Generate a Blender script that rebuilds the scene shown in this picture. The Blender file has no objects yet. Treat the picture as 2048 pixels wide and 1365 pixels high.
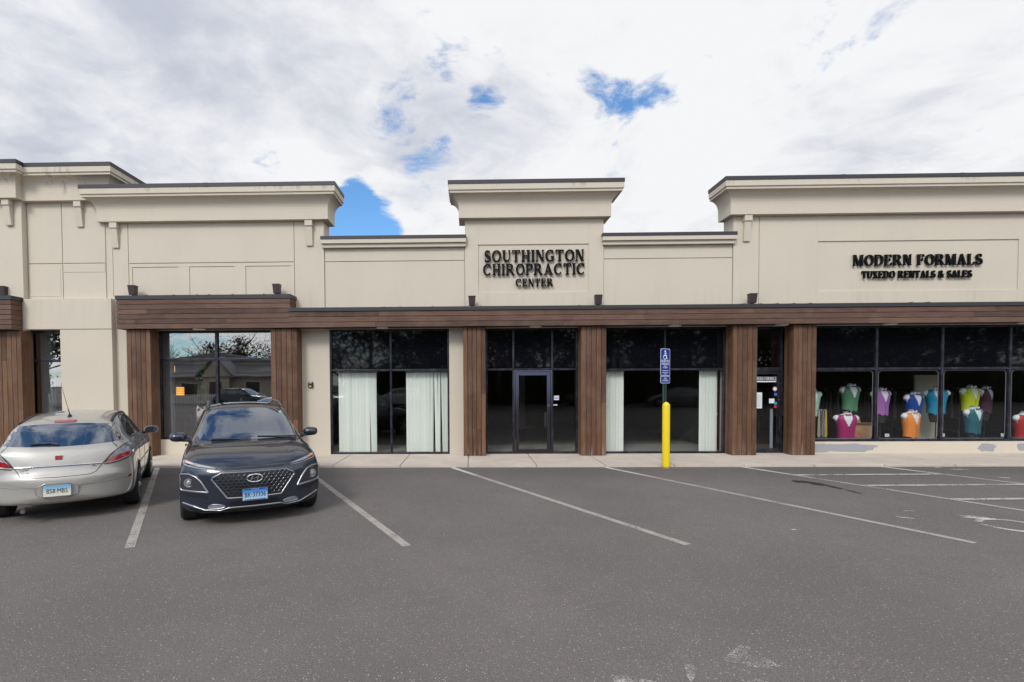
import bpy, bmesh, math, random
from mathutils import Vector, Matrix
from mathutils.bvhtree import BVHTree
from mathutils.geometry import delaunay_2d_cdt
random.seed(7)
R = math.radians
scene = bpy.context.scene
col = scene.collection

# ------------------------------------------------------------------ camera
cam_d = bpy.data.cameras.new("camera")
cam = bpy.data.objects.new("camera", cam_d)
col.objects.link(cam)
scene.camera = cam
yaw, pitch, roll = R(1.2), R(-1.55), R(-0.3)
F = Vector((-math.sin(yaw) * math.cos(pitch), math.cos(yaw) * math.cos(pitch), math.sin(pitch)))
Rt = F.cross(Vector((0, 0, 1))).normalized()
Up = Rt.cross(F)
Rt2 = Rt * math.cos(roll) + Up * math.sin(roll)
Up2 = -Rt * math.sin(roll) + Up * math.cos(roll)
m = Matrix((Rt2, Up2, -F)).transposed().to_4x4()
m.translation = Vector((0, 0, 1.9))
cam.matrix_world = m
cam_d.sensor_fit = 'HORIZONTAL'
cam_d.sensor_width = 36
cam_d.lens = 36 * 1000 / 2048
cam_d.shift_x = (1024 - 922) / 2048
cam_d.shift_y = (793 - 682.5) / 2048
cam_d.clip_start = .05
cam_d.clip_end = 3000

# ------------------------------------------------------------------ sun, sky, exposure
SUN_EL, SUN_AZ = 40, 203          # azimuth measured clockwise from +y: behind the camera, to its left
SUN_DIR = Vector((math.sin(R(SUN_AZ)) * math.cos(R(SUN_EL)), math.cos(R(SUN_AZ)) * math.cos(R(SUN_EL)), math.sin(R(SUN_EL))))
sd = bpy.data.lights.new("sun", 'SUN')
sd.energy = 2.1
sd.angle = R(16)
sd.color = (1, .96, .9)
sun = bpy.data.objects.new("sun", sd)
col.objects.link(sun)
sun.rotation_euler = SUN_DIR.to_track_quat('Z', 'Y').to_euler()
sun.location = (-6, -10, 25)
scene.view_settings.view_transform = 'Standard'
scene.view_settings.look = 'None'
scene.view_settings.exposure = -0.09
scene.view_settings.gamma = 1


class N:
    """small node helper"""
    def __init__(s, tree):
        s.t = tree
        s.nodes = tree.nodes
        s.links = tree.links

    def new(s, typ, inp=None, **props):
        n = s.nodes.new(typ)
        for k, v in props.items():
            setattr(n, k, v)
        for k, v in (inp or {}).items():
            s.set(n, k, v)
        return n

    def set(s, n, k, v):
        sock = n.inputs[k]
        if isinstance(v, bpy.types.NodeSocket):
            s.links.new(v, sock)
        else:
            sock.default_value = v

    def math(s, op, a, b=0.0, c=None, clamp=False):
        n = s.nodes.new('ShaderNodeMath')
        n.operation = op
        n.use_clamp = clamp
        s.set(n, 0, a)
        s.set(n, 1, b)
        if c is not None:
            s.set(n, 2, c)
        return n.outputs[0]

    def vmath(s, op, a, b=None):
        n = s.nodes.new('ShaderNodeVectorMath')
        n.operation = op
        s.set(n, 0, a)
        if b is not None:
            s.set(n, 1, b)
        return n.outputs['Value'] if op in ('DOT_PRODUCT', 'LENGTH') else n.outputs[0]

    def smooth(s, v, a, b, lo=0.0, hi=1.0):
        n = s.nodes.new('ShaderNodeMapRange')
        n.interpolation_type = 'SMOOTHSTEP'
        s.set(n, 0, v)
        for i, q in enumerate((a, b, lo, hi)):
            n.inputs[i + 1].default_value = q
        return n.outputs[0]

    def noise(s, vec, scale, detail=4, rough=.55, dist=0, lac=2.0):
        n = s.new('ShaderNodeTexNoise', {'Scale': scale, 'Detail': detail, 'Roughness': rough, 'Distortion': dist, 'Lacunarity': lac})
        if vec is not None:
            s.set(n, 'Vector', vec)
        return n.outputs[0]

    def mix(s, f, a, b, mode='MIX'):
        n = s.nodes.new('ShaderNodeMix')
        n.data_type = 'RGBA'
        n.blend_type = mode
        s.set(n, 0, f)
        s.set(n, 6, a if isinstance(a, bpy.types.NodeSocket) else (*a, 1))
        s.set(n, 7, b if isinstance(b, bpy.types.NodeSocket) else (*b, 1))
        return n.outputs[2]


world = bpy.data.worlds.new("World")
scene.world = world
world.use_nodes = True
wt = N(world.node_tree)
for n_ in list(wt.nodes):
    wt.nodes.remove(n_)
tc = wt.new('ShaderNodeTexCoord')
D = tc.outputs['Generated']
sep = wt.new('ShaderNodeSeparateXYZ', {0: D})
dz = wt.math('MAXIMUM', sep.outputs[2], 0.0)
den = wt.math('ADD', dz, 0.16)
P = wt.new('ShaderNodeCombineXYZ', {0: wt.math('DIVIDE', sep.outputs[0], den), 1: wt.math('DIVIDE', sep.outputs[1], den), 2: 0.37}).outputs[0]
warp = wt.new('ShaderNodeTexNoise', {'Vector': P, 'Scale': 1.3, 'Detail': 3.0})
Pw = wt.vmath('ADD', P, wt.vmath('MULTIPLY', wt.vmath('SUBTRACT', warp.outputs[1], (.5, .5, .5)), (.5, .5, .5)))
n0 = wt.noise(Pw, 2.1, 6, .55)
n4 = wt.noise(Pw, 7.5, 8, .66)
n1 = wt.math('ADD', wt.math('MULTIPLY', n0, .60), wt.math('MULTIPLY', n4, .40))
back = wt.smooth(sep.outputs[1], .25, -.35)              # 1 behind the photographer
high = wt.smooth(sep.outputs[2], .66, .85)
bias = wt.math('MULTIPLY', wt.math('MAXIMUM', back, high), -.115)


def sky_dir(px, py):
    return (F + Rt2 * (px - 922) / 1000 - Up2 * (py - 793) / 1000).normalized()


# gaps in the clouds where blue shows, as directions in the sky
gaps = [((.0, 0), 0)]
for (px, py, rad, amt) in ((725, 455, .068, .25), (705, 405, .035, .12), (845, 325, .055, .095), (1275, 200, .06, .048), (1215, 200, .05, .048), (1330, 185, .03, .05),
                           (970, 210, .03, .072), (510, 320, .04, .08), (730, 240, .05, .05), (1310, 185, .05, .06)):
    d0 = sky_dir(px, py)
    dot = wt.vmath('DOT_PRODUCT', D, tuple(d0))
    g = wt.smooth(dot, math.cos(rad * 1.5), 1.0, 0, -amt * 1.15)
    bias = wt.math('ADD', bias, g)
cover = wt.smooth(wt.math('ADD', n1, bias), .305, .43)
# cloud shading: soft grey bellies, white tops
n2 = wt.noise(Pw, .75, 5, .5)
n3 = wt.noise(Pw, 3.4, 8, .6)
sh = wt.math('ADD', wt.math('MULTIPLY', n2, .72), wt.math('MULTIPLY', n3, .40))
lowc = wt.smooth(sep.outputs[2], .50, .20, 0, .10)
leftg = wt.smooth(wt.vmath('DOT_PRODUCT', D, tuple(sky_dir(150, 180))), .80, .97, 0, -.03)
sh = wt.math('ADD', sh, wt.math('ADD', lowc, leftg))
shade = wt.smooth(sh, .47, .68)
ccol = wt.mix(shade, (.58, .615, .72), (.98, .985, 1.0))
sunness = wt.smooth(wt.vmath('DOT_PRODUCT', D, tuple(SUN_DIR)), -.1, .95)
gain = wt.math('ADD', wt.math('ADD', 1.0, wt.math('MULTIPLY', back, .55)), wt.math('MULTIPLY', sunness, .6))
ccol = wt.vmath('MULTIPLY', ccol, wt.new('ShaderNodeCombineXYZ', {0: gain, 1: gain, 2: gain}).outputs[0])
sky = wt.new('ShaderNodeTexSky', sky_type='NISHITA', sun_disc=False, sun_elevation=R(SUN_EL), sun_rotation=R(SUN_AZ), air_density=1.0, dust_density=.6, ozone_density=1.6)
bg_sky = wt.new('ShaderNodeBackground', {'Color': wt.mix(1.0, sky.outputs[0], (.80, 1.18, 1.45), 'MULTIPLY'), 'Strength': .14})
bg_cl = wt.new('ShaderNodeBackground', {'Color': ccol, 'Strength': 1.0})
mixw = wt.new('ShaderNodeMixShader', {0: cover, 1: bg_sky.outputs[0], 2: bg_cl.outputs[0]})
wout = wt.new('ShaderNodeOutputWorld', {0: mixw.outputs[0]})

# ------------------------------------------------------------------ materials
MATS = {}


def mat(name, color, rough=.6, metal=0.0, coat=0.0, spec=.5, emis=None, es=0.0):
    if name in MATS:
        return MATS[name]
    mt = bpy.data.materials.new(name)
    mt.use_nodes = True
    b = mt.node_tree.nodes['Principled BSDF']
    b.inputs['Base Color'].default_value = (*color, 1)
    b.inputs['Roughness'].default_value = rough
    b.inputs['Metallic'].default_value = metal
    b.inputs['Coat Weight'].default_value = coat
    b.inputs['Coat Roughness'].default_value = .03
    b.inputs['Specular IOR Level'].default_value = spec
    if emis:
        b.inputs['Emission Color'].default_value = (*emis, 1)
        b.inputs['Emission Strength'].default_value = es
    MATS[name] = mt
    return mt


def nt(mt):
    return N(mt.node_tree), mt.node_tree.nodes['Principled BSDF']


def bump(t, b, h, strength=.3, dist=.01):
    n = t.new('ShaderNodeBump', {'Height': h, 'Strength': strength, 'Distance': dist})
    t.links.new(n.outputs[0], b.inputs['Normal'])


def stucco(name, color, dirt=.0):
    mt = mat(name, color, .9, spec=.25)
    t, b = nt(mt)
    pos = t.new('ShaderNodeNewGeometry').outputs['Position']
    sp = t.new('ShaderNodeSeparateXYZ', {0: pos})
    streak = t.new('ShaderNodeMapping', {'Vector': pos, 'Scale': (1, 1, .12)}).outputs[0]
    ns = t.noise(streak, 7, 5, .6)
    nb = t.noise(pos, 1.1, 4, .5)
    fine = t.noise(pos, 160, 3, .7)
    c1 = t.mix(t.smooth(ns, .35, .75), color, tuple(c * .98 for c in color))
    c1 = t.mix(t.smooth(nb, .4, .75, 0, .6), c1, (color[0] * .93, color[1] * .94, color[2] * .95))
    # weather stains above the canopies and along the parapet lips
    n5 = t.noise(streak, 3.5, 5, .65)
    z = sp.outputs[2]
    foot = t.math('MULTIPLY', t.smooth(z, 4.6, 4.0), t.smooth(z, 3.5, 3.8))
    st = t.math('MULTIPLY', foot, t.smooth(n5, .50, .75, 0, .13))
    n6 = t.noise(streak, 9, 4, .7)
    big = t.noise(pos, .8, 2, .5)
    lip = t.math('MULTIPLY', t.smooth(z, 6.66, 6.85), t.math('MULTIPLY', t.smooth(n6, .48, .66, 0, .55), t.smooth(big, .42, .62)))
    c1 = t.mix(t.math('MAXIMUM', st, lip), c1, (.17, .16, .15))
    c1 = t.mix(t.smooth(fine, .35, .7, 0, .22), c1, tuple(c * .8 for c in color))
    t.links.new(c1, b.inputs['Base Color'])
    bump(t, b, fine, .35, .004)
    return mt


BEIGE = (.585, .513, .412)
M_wall = stucco('beige_stucco', BEIGE)
M_sill = stucco('light_stucco', (.62, .54, .43))


def wood(name, vertical):
    mt = mat(name, (.1, .05, .03), .62, spec=.35)
    t, b = nt(mt)
    geo = t.new('ShaderNodeNewGeometry')
    pos, rnd = geo.outputs['Position'], geo.outputs['Random Per Island']
    off = t.new('ShaderNodeCombineXYZ', {0: t.math('MULTIPLY', rnd, 31), 1: t.math('MULTIPLY', rnd, 57), 2: t.math('MULTIPLY', rnd, 13)}).outputs[0]
    p2 = t.vmath('ADD', pos, off)
    sc = (1, 1, .05) if vertical else (.05, 1, 1)
    grain = t.new('ShaderNodeMapping', {'Vector': p2, 'Scale': sc}).outputs[0]
    g1 = t.noise(grain, 42, 5, .65, .4)
    g2 = t.noise(pos, 2.2, 4, .6)
    c = t.mix(rnd, (.086, .040, .022), (.192, .098, .050)) if vertical else t.mix(rnd, (.074, .038, .026), (.170, .095, .066))
    c = t.mix(t.smooth(g1, .35, .68), c, t.mix(1, c, (.62, .56, .52), 'MULTIPLY'))
    c = t.mix(t.smooth(g2, .42, .75, 0, .35), c, (.20, .125, .08))
    z = t.new('ShaderNodeSeparateXYZ', {0: pos}).outputs[2]
    # pale scuffs near the ground and here and there
    sc1 = t.noise(grain, 18, 6, .75)
    foot = t.math('MULTIPLY', t.smooth(z, .55, .05), t.smooth(sc1, .52, .66, 0, .55))
    sc2 = t.noise(pos, 9, 7, .8)
    c = t.mix(t.math('MAXIMUM', foot, t.smooth(sc2, .67, .73, 0, .6)), c, (.42, .35, .29))
    t.links.new(c, b.inputs['Base Color'])
    bump(t, b, g1, .35, .006)
    return mt


M_woodv = wood('stained_wood_vertical', True)
M_woodh = wood('stained_wood_horizontal', False)
M_flash = mat('dark_metal_flashing', (.042, .038, .040), .5, .3)
M_bronze = mat('bronze_aluminium', (.028, .027, .034), .38, .5)
t_, b_ = nt(M_bronze)
pp_ = t_.new('ShaderNodeNewGeometry').outputs['Position']
t_.links.new(t_.mix(t_.smooth(t_.noise(pp_, 5, 5, .6), .4, .7), (.022, .021, .028), (.055, .056, .075)), b_.inputs['Base Color'])
M_bluealu = mat('faded_bronze_door_frame', (.075, .085, .13), .4, .4)
M_black = mat('matt_black', (.012, .012, .013), .6)
M_soffit = mat('dark_soffit', (.05, .042, .04), .8)
M_white = mat('white_paint', (.78, .78, .76), .5)
M_cloth = {}


def glass(name, tint, refl=1.0, dark=0.0):
    mt = bpy.data.materials.new(name)
    mt.use_nodes = True
    t = N(mt.node_tree)
    t.nodes.clear()
    fr = t.new('ShaderNodeFresnel', {'IOR': 1.5})
    pos = t.new('ShaderNodeNewGeometry').outputs['Position']
    h = t.noise(pos, 1.1, 1, .5)
    bp = t.new('ShaderNodeBump', {'Height': h, 'Strength': .10, 'Distance': .02})
    gl = t.new('ShaderNodeBsdfGlossy', {'Color': (1, 1, 1, 1), 'Roughness': .0, 'Normal': bp.outputs[0]})
    tr = t.new('ShaderNodeBsdfTransparent', {'Color': (*tint, 1)})
    geo_ = t.new('ShaderNodeNewGeometry')
    f = t.math('MULTIPLY', t.math('MULTIPLY', fr.outputs[0], refl, clamp=True), t.math('SUBTRACT', 1.0, geo_.outputs['Backfacing']))
    mx = t.new('ShaderNodeMixShader', {0: f, 1: tr.outputs[0], 2: gl.outputs[0]})
    t.new('ShaderNodeOutputMaterial', {0: mx.outputs[0]})
    return mt


M_glass = glass('shop_glass', (.95, .955, .945), 1.5)
M_glass_hi = glass('coated_shop_glass', (.80, .83, .84), 6.5)
M_spandrel = mat('black_spandrel_glass', (.004, .004, .006), .03, spec=.5)
# ground
M_asph = mat('asphalt', (.12, .12, .12), .88, spec=.3)
t, b = nt(M_asph)
pos = t.new('ShaderNodeNewGeometry').outputs['Position']
big = t.noise(pos, .35, 5, .6)
mid = t.noise(pos, 3.1, 5, .6)
fine = t.noise(pos, 70, 4, .8)
vor = t.new('ShaderNodeTexVoronoi', {'Vector': pos, 'Scale': 75.0, 'Randomness': 1.0})
vr = t.new('ShaderNodeSeparateColor', {0: vor.outputs['Color']})
speck = t.math('MULTIPLY', t.smooth(vr.outputs[0], .87, .93), t.smooth(vor.outputs['Distance'], .42, .25))
dark = t.math('MULTIPLY', t.smooth(vr.outputs[1], .70, .90), t.smooth(vor.outputs['Distance'], .5, .3))
c = t.mix(t.smooth(big, .32, .68), (.139, .124, .113), (.168, .150, .136))
c = t.mix(t.smooth(mid, .45, .7, 0, .35), c, (.128, .115, .106))
c = t.mix(t.smooth(t.noise(pos, 1.3, 4, .6), .5, .7, 0, .30), c, (.165, .138, .128))
c = t.mix(t.smooth(fine, .3, .72), t.mix(1, c, (.60, .60, .60), 'MULTIPLY'), t.mix(1, c, (1.40, 1.39, 1.37), 'MULTIPLY'))
c = t.mix(t.math('MULTIPLY', dark, .45), c, (.07, .067, .066))
c = t.mix(t.math('MULTIPLY', speck, .62), c, t.mix(vr.outputs[2], (.42, .35, .31), (.66, .62, .57)))
# asphalt blends to a darker tone towards the kerb, with an uneven edge
sy = t.new('ShaderNodeSeparateXYZ', {0: pos})
yy = t.math('ADD', sy.outputs[1], t.math('MULTIPLY', mid, .8))
c = t.mix(t.smooth(yy, 9.6, 11.2, 0, .42), c, (.090, .079, .073))
t.links.new(c, b.inputs['Base Color'])
bump(t, b, t.math('ADD', fine, t.math('MULTIPLY', vor.outputs['Distance'], .6)), .5, .006)


def worn_paint(name, color, keep, scale=38):
    mt = mat(name, color, .75)
    t, b = nt(mt)
    pos = t.new('ShaderNodeNewGeometry').outputs['Position']
    w = t.math('ADD', t.math('MULTIPLY', t.noise(pos, scale, 6, .75), .65), t.math('MULTIPLY', t.noise(pos, 3.0, 4, .6), .35))
    alpha = t.smooth(w, keep, keep + .09)
    c = t.mix(t.smooth(t.noise(pos, 14, 4, .7), .3, .7), color, tuple(v * .78 for v in color))
    if 'road' in name and 'scraped' not in name:
        yy = t.new('ShaderNodeSeparateXYZ', {0: pos}).outputs[1]
        c = t.mix(t.smooth(yy, 9.9, 11.0), c, (.58, .55, .51))
    t.links.new(c, b.inputs['Base Color'])
    t.links.new(alpha, b.inputs['Alpha'])
    return mt


M_line = worn_paint('worn_white_road_paint', (.40, .36, .31), .385)
M_line2 = worn_paint('fresh_white_road_paint', (.54, .49, .44), .42)
M_mark = worn_paint('scraped_white_road_paint', (.68, .63, .57), .455, 110)
M_mark2 = worn_paint('faint_scraped_road_paint', (.60, .56, .51), .492, 120)
M_oil = worn_paint('dark_wet_stain', (.028, .020, .020), .36, 40)
M_conc = mat('concrete', (.40, .37, .33), .9, spec=.25)
t, b = nt(M_conc)
pos = t.new('ShaderNodeNewGeometry').outputs['Position']
n_a, n_b, n_f = t.noise(pos, 1.4, 5, .6), t.noise(pos, 9, 5, .7), t.noise(pos, 140, 2, .7)
c = t.mix(t.smooth(n_a, .3, .7), (.60, .51, .42), (.51, .435, .355))
c = t.mix(t.smooth(n_b, .5, .75, 0, .5), c, (.40, .34, .28))
c = t.mix(t.smooth(n_f, .4, .7, 0, .3), c, (.3, .28, .26))
t.links.new(c, b.inputs['Base Color'])
bump(t, b, n_f, .3, .003)
M_patch = mat('grey_cement_patch', (.31, .31, .32), .9)


# ------------------------------------------------------------------ mesh helpers
class MB:
    def __init__(s):
        s.bm = bmesh.new()

    def box(s, x0, x1, y0, y1, z0, z1, mi=0):
        v = [s.bm.verts.new((x, y, z)) for x in (x0, x1) for y in (y0, y1) for z in (z0, z1)]
        fs = []
        for q in ((0, 1, 3, 2), (4, 6, 7, 5), (0, 4, 5, 1), (2, 3, 7, 6), (0, 2, 6, 4), (1, 5, 7, 3)):
            f = s.bm.faces.new([v[i] for i in q])
            f.material_index = mi
            fs.append(f)
        return v

    def rings(s, rings, cap0=True, cap1=True, closed=True, mi=0):
        vs = [[s.bm.verts.new(p) for p in r] for r in rings]
        n = len(vs[0])
        for a, b_ in zip(vs, vs[1:]):
            for i in range(n if closed else n - 1):
                j = (i + 1) % n
                s.bm.faces.new((a[i], a[j], b_[j], b_[i])).material_index = mi
        if cap0:
            s.bm.faces.new(vs[0][::-1]).material_index = mi
        if cap1:
            s.bm.faces.new(vs[-1]).material_index = mi
        return vs

    def tube(s, pts, r, n=8, cap=True, flat=1.0):
        pts = [Vector(p) for p in pts]
        rr = r if isinstance(r, (list, tuple)) else [r] * len(pts)
        rings = []
        up = Vector((0, 0, 1))
        for i, p in enumerate(pts):
            d = (pts[min(i + 1, len(pts) - 1)] - pts[max(i - 1, 0)])
            if d.length < 1e-9:
                d = Vector((0, 0, 1))
            d.normalize()
            ref = up if abs(d.z) < .95 else Vector((1, 0, 0))
            a = d.cross(ref).normalized()
            b_ = a.cross(d)
            rings.append([p + (a * math.cos(2 * math.pi * k / n) * flat + b_ * math.sin(2 * math.pi * k / n)) * rr[i] for k in range(n)])
        s.rings(rings, cap, cap)

    def lathe(s, prof, n=24, axis='z', c=(0, 0, 0), cap=True):
        rings = []
        for (r, h) in prof:
            ring = []
            for k in range(n):
                a = 2 * math.pi * k / n
                u, v = r * math.cos(a), r * math.sin(a)
                p = (u, v, h) if axis == 'z' else (u, h, v) if axis == 'y' else (h, u, v)
                ring.append(Vector(p) + Vector(c))
            rings.append(ring)
        s.rings(rings, cap, cap)

    def prism(s, poly, d0, d1, f):
        """poly of (u,v); f(u,v,d) -> point"""
        a = [s.bm.verts.new(f(u, v, d0)) for u, v in poly]
        b_ = [s.bm.verts.new(f(u, v, d1)) for u, v in poly]
        n = len(poly)
        for i in range(n):
            j = (i + 1) % n
            s.bm.faces.new((a[i], a[j], b_[j], b_[i]))
        s.bm.faces.new(a[::-1])
        s.bm.faces.new(b_)

    def add_mesh(s, me, M=None):
        off = len(s.bm.verts)
        s.bm.from_mesh(me)
        s.bm.verts.ensure_lookup_table()
        if M:
            for v in s.bm.verts[off:]:
                v.co = M @ v.co

    def build(s, name, mats, parent=None, smooth=False, bevel=0.0, recalc=True, base=None):
        if recalc:
            bmesh.ops.recalc_face_normals(s.bm, faces=s.bm.faces)
        if base is None and parent is not None:
            base = parent.get('_base')
        if base is not None:
            bmesh.ops.translate(s.bm, verts=s.bm.verts, vec=-Vector(base))
        me = bpy.data.meshes.new(name)
        s.bm.to_mesh(me)
        s.bm.free()
        for m_ in (mats if isinstance(mats, (list, tuple)) else [mats]):
            me.materials.append(m_)
        if smooth:
            me.polygons.foreach_set('use_smooth', [True] * len(me.polygons))
            if smooth != 'all':
                me.set_sharp_from_angle(angle=R(smooth if smooth is not True else 40))
        o = bpy.data.objects.new(name, me)
        col.objects.link(o)
        if parent is not None:
            o.parent = parent
        elif base is not None:
            o.location = base
        if bevel:
            md = o.modifiers.new('bevel', 'BEVEL')
            md.width = bevel
            md.segments = 2
            md.limit_method = 'ANGLE'
        return o


def tag(o, label=None, cat=None, group=None, kind=None):
    for k, v in (('label', label), ('category', cat), ('group', group), ('kind', kind)):
        if v:
            o[k] = v
    return o


def empty(name, loc, label, cat, group=None, rz=0, world_parts=False):
    """world_parts: parts are given in world coordinates"""
    o = bpy.data.objects.new(name, None)
    o.empty_display_size = .2
    col.objects.link(o)
    o.location = loc
    o.rotation_euler = (0, 0, rz)
    if world_parts:
        o['_base'] = tuple(loc)
    return tag(o, label, cat, group)


def base_part(parent):
    """sub-parts of a world-coordinate part"""
    return parent


def sub(part, root):
    part['_base'] = root['_base']
    return part


def text_mesh(s, size, extrude=.002, cx=True, sx=1.0, font=None):
    cu = bpy.data.curves.new('t', 'FONT')
    cu.body = s
    cu.size = size
    cu.extrude = extrude
    cu.resolution_u = 2
    if cx:
        cu.align_x = 'CENTER'
    cu.align_y = 'CENTER'
    ob = bpy.data.objects.new('t', cu)
    col.objects.link(ob)
    dg = bpy.context.evaluated_depsgraph_get()
    me = bpy.data.meshes.new_from_object(ob.evaluated_get(dg))
    bpy.data.objects.remove(ob)
    bpy.data.curves.remove(cu)
    me.transform(Matrix.Diagonal((sx, 1, 1, 1)))
    return me


# ------------------------------------------------------------------ hand-made serif capitals
def g_stroke(pts, wf):
    L, Rr = [], []
    for i, p in enumerate(pts):
        a, b_ = pts[max(i - 1, 0)], pts[min(i + 1, len(pts) - 1)]
        dx, dy = b_[0] - a[0], b_[1] - a[1]
        l = math.hypot(dx, dy) or 1
        dx, dy = dx / l, dy / l
        w = wf(dx, dy, i / (len(pts) - 1)) / 2
        L.append((p[0] - dy * w, p[1] + dx * w))
        Rr.append((p[0] + dy * w, p[1] - dx * w))
    return [[L[i], L[i + 1], Rr[i + 1], Rr[i]] for i in range(len(pts) - 1)]


def arc(cx, cy, rx, ry, a0, a1, n=18):
    return [(cx + rx * math.cos(R(a0 + (a1 - a0) * i / n)), cy + ry * math.sin(R(a0 + (a1 - a0) * i / n))) for i in range(n + 1)]


ST, TH, SF = .19, .08, .065


def contrast(dx, dy, t):
    return TH + (ST - TH) * abs(dy) ** 1.5


def rc(x0, y0, x1, y1):
    return [(x0, y0), (x1, y0), (x1, y1), (x0, y1)]


def stem(x, y0=0, y1=1, w=ST, ser='bt', e=.07):
    q = [rc(x, y0, x + w, y1)]
    if 'b' in ser:
        q.append(rc(x - e, y0, x + w + e, y0 + SF))
    if 't' in ser:
        q.append(rc(x - e, y1 - SF, x + w + e, y1))
    return q


def glyph(ch):
    e = .07
    if ch == 'I':
        return stem(e), ST + 2 * e
    if ch == 'H':
        return stem(e) + stem(e + .50) + [rc(e + ST, .46, e + .5, .46 + TH)], .70 + 2 * e
    if ch == 'T':
        return stem(.31) [:2] + [rc(.02, 1 - TH, .80, 1), [(.02, .76), (.08, .76), (.14, 1), (.02, 1)], [(.80, 1), (.68, 1), (.74, .76), (.80, .76)]], .82
    if ch == 'N':
        return stem(e, w=TH) + stem(e + .58, w=TH) + [[(e, 1), (e + .22, 1), (e + .68, 0), (e + .50, 0)]], .68 + 2 * e
    if ch == 'M':
        return stem(e, w=TH) + stem(e + .70) + [[(e, 1), (e + .20, 1), (e + .50, .1), (e + .40, 0)], [(e + .40, 0), (e + .48, 0), (e + .80, 1), (e + .70, 1)]], .90 + 2 * e
    if ch == 'A':
        return [[(.36, 1), (.50, 1), (.86, 0), (.64, 0)], [(.36, 1), (.44, .93), (.19, 0), (.09, 0)], rc(.22, .28, .68, .28 + TH * .9), rc(.0, 0, .29, SF), rc(.56, 0, .94, SF)], .92
    if ch in 'EF':
        q = stem(e, ser='bt') + [rc(e + ST, 1 - TH, e + .60, 1), [(e + .60, 1), (e + .50, 1), (e + .54, .76), (e + .60, .76)], rc(e + ST, .47, e + .46, .47 + TH), rc(e + .41, .38, e + .47, .66)]
        if ch == 'E':
            q += [rc(e + ST, 0, e + .62, TH), [(e + .64, 0), (e + .66, .27), (e + .60, .27), (e + .50, 0)]]
        return q, (.68 if ch == 'E' else .64) + e
    if ch == 'L':
        return stem(e) + [rc(e + ST, 0, e + .56, TH), [(e + .58, 0), (e + .60, .27), (e + .54, .27), (e + .46, 0)]], .62 + e
    if ch == 'D':
        return stem(e) + g_stroke([(e + ST, 1 - TH / 2)] + arc(e + .32, .5, .36, .45, 90, -90) + [(e + ST, TH / 2)], contrast), .80 + e
    if ch in 'PR':
        q = stem(e) + g_stroke([(e + ST, 1 - TH / 2)] + arc(e + .36, .735, .22, .22, 90, -90) + [(e + ST, .515)], contrast)
        if ch == 'R':
            q += [[(e + .30, .50), (e + .48, .50), (e + .82, 0), (e + .58, 0)], rc(e + .62, 0, e + .86, SF)]
            return q, .86 + e
        return q, .66 + e
    if ch == 'U':
        return [rc(e, .34, e + ST, 1), rc(0, 1 - SF, e * 2 + ST, 1), rc(e + .56, .34, e + .56 + TH, 1), rc(e + .49, 1 - SF, e + .63 + TH, 1)] + \
            g_stroke([(e + ST / 2, .36)] + arc(e + .355, .36, .255, .31, 180, 360), lambda a, b_, t: ST * (1 - t) + TH * t), .74 + e
    if ch == 'O':
        return g_stroke(arc(.45, .5, .35, .46, 0, 360, 36), contrast), .90
    if ch in 'CG':
        q = g_stroke(arc(.46, .5, .36, .46, 48, 318, 28), contrast) + [rc(.70, .68, .77, .98)]
        if ch == 'C':
            q += [rc(.72, .06, .77, .26)] if False else []
        else:
            q += [rc(.60, .04, .80, .42), rc(.52, .38, .86, .38 + SF)]
        return q, .86
    if ch == 'S':
        pts = arc(.34, .735, .21, .215, 35, 250, 14) + arc(.34, .265, .24, .225, 70, -145, 16)
        return g_stroke(pts, lambda dx, dy, t: .10 + .11 * max(0, 1 - abs(t - .5) * 2.6)) + [rc(.50, .70, .56, .98), rc(.08, .03, .14, .32)], .66
    if ch == 'X':
        return [[(.02, 1), (.26, 1), (.84, 0), (.60, 0)], [(.62, 1), (.74, 1), (.20, 0), (.08, 0)], rc(-.02, 1 - SF, .32, 1), rc(.54, 1 - SF, .84, 1), rc(0, 0, .30, SF), rc(.54, 0, .90, SF)], .88
    if ch == '&':
        return g_stroke(arc(.36, .77, .17, .19, -60, 280, 16), contrast) + g_stroke(arc(.36, .28, .26, .25, 100, 330, 14), contrast) + \
            [[(.26, .68), (.42, .74), (.86, 0), (.62, 0)], [(.58, .2), (.66, .16), (.80, .5), (.72, .5)], rc(.62, .46, .9, .52)], .90
    return [], .34


def serif_word(mb, word, x0, x1, z0, z1, yf, depth):
    """word fitted between x0..x1, standing off the wall, front at yf"""
    gap = .10
    total = sum(glyph(c)[1] for c in word) + gap * (len(word) - 1)
    sx = (x1 - x0) / total
    sz = z1 - z0
    x = 0
    k = 0
    for ch in word:
        polys, w = glyph(ch)
        for p in polys:
            k += 1
            dd = .0004 * (k % 6)
            pts = [((q[0] + x) * sx + x0, q[1] * sz + z0) for q in p]
            mb.prism(pts, yf + dd, yf + depth + dd, lambda u, v, d: (u, d, v))
        x += w + gap



# ================================================================== ground
mb = MB()
mb.box(-400, 400, -400, 11.17, -.6, 0)
asphalt = mb.build('parking_lot', M_asph)
tag(asphalt, 'worn grey asphalt parking lot with pale stone flecks', kind='structure')
mb = MB()
mb.box(-400, 400, 24.02, 600, -.6, -.02)
tag(mb.build('rear_ground', M_conc), 'ground behind the shops', kind='structure')

mb = MB()
xs = [-400, -40] + [-.08 + 1.53 * k for k in range(-24, 25)] + [60, 400]
for a, b in zip(xs, xs[1:]):
    mb.box(a + .011, b - .011, 11.17, 13.3, -.5, .05)
mb.box(-400, 400, 11.19, 13.25, -.5, .015)
sw = mb.build('sidewalk', M_conc, bevel=.006)
tag(sw, 'pale concrete sidewalk along the shop fronts', kind='structure')


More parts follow.
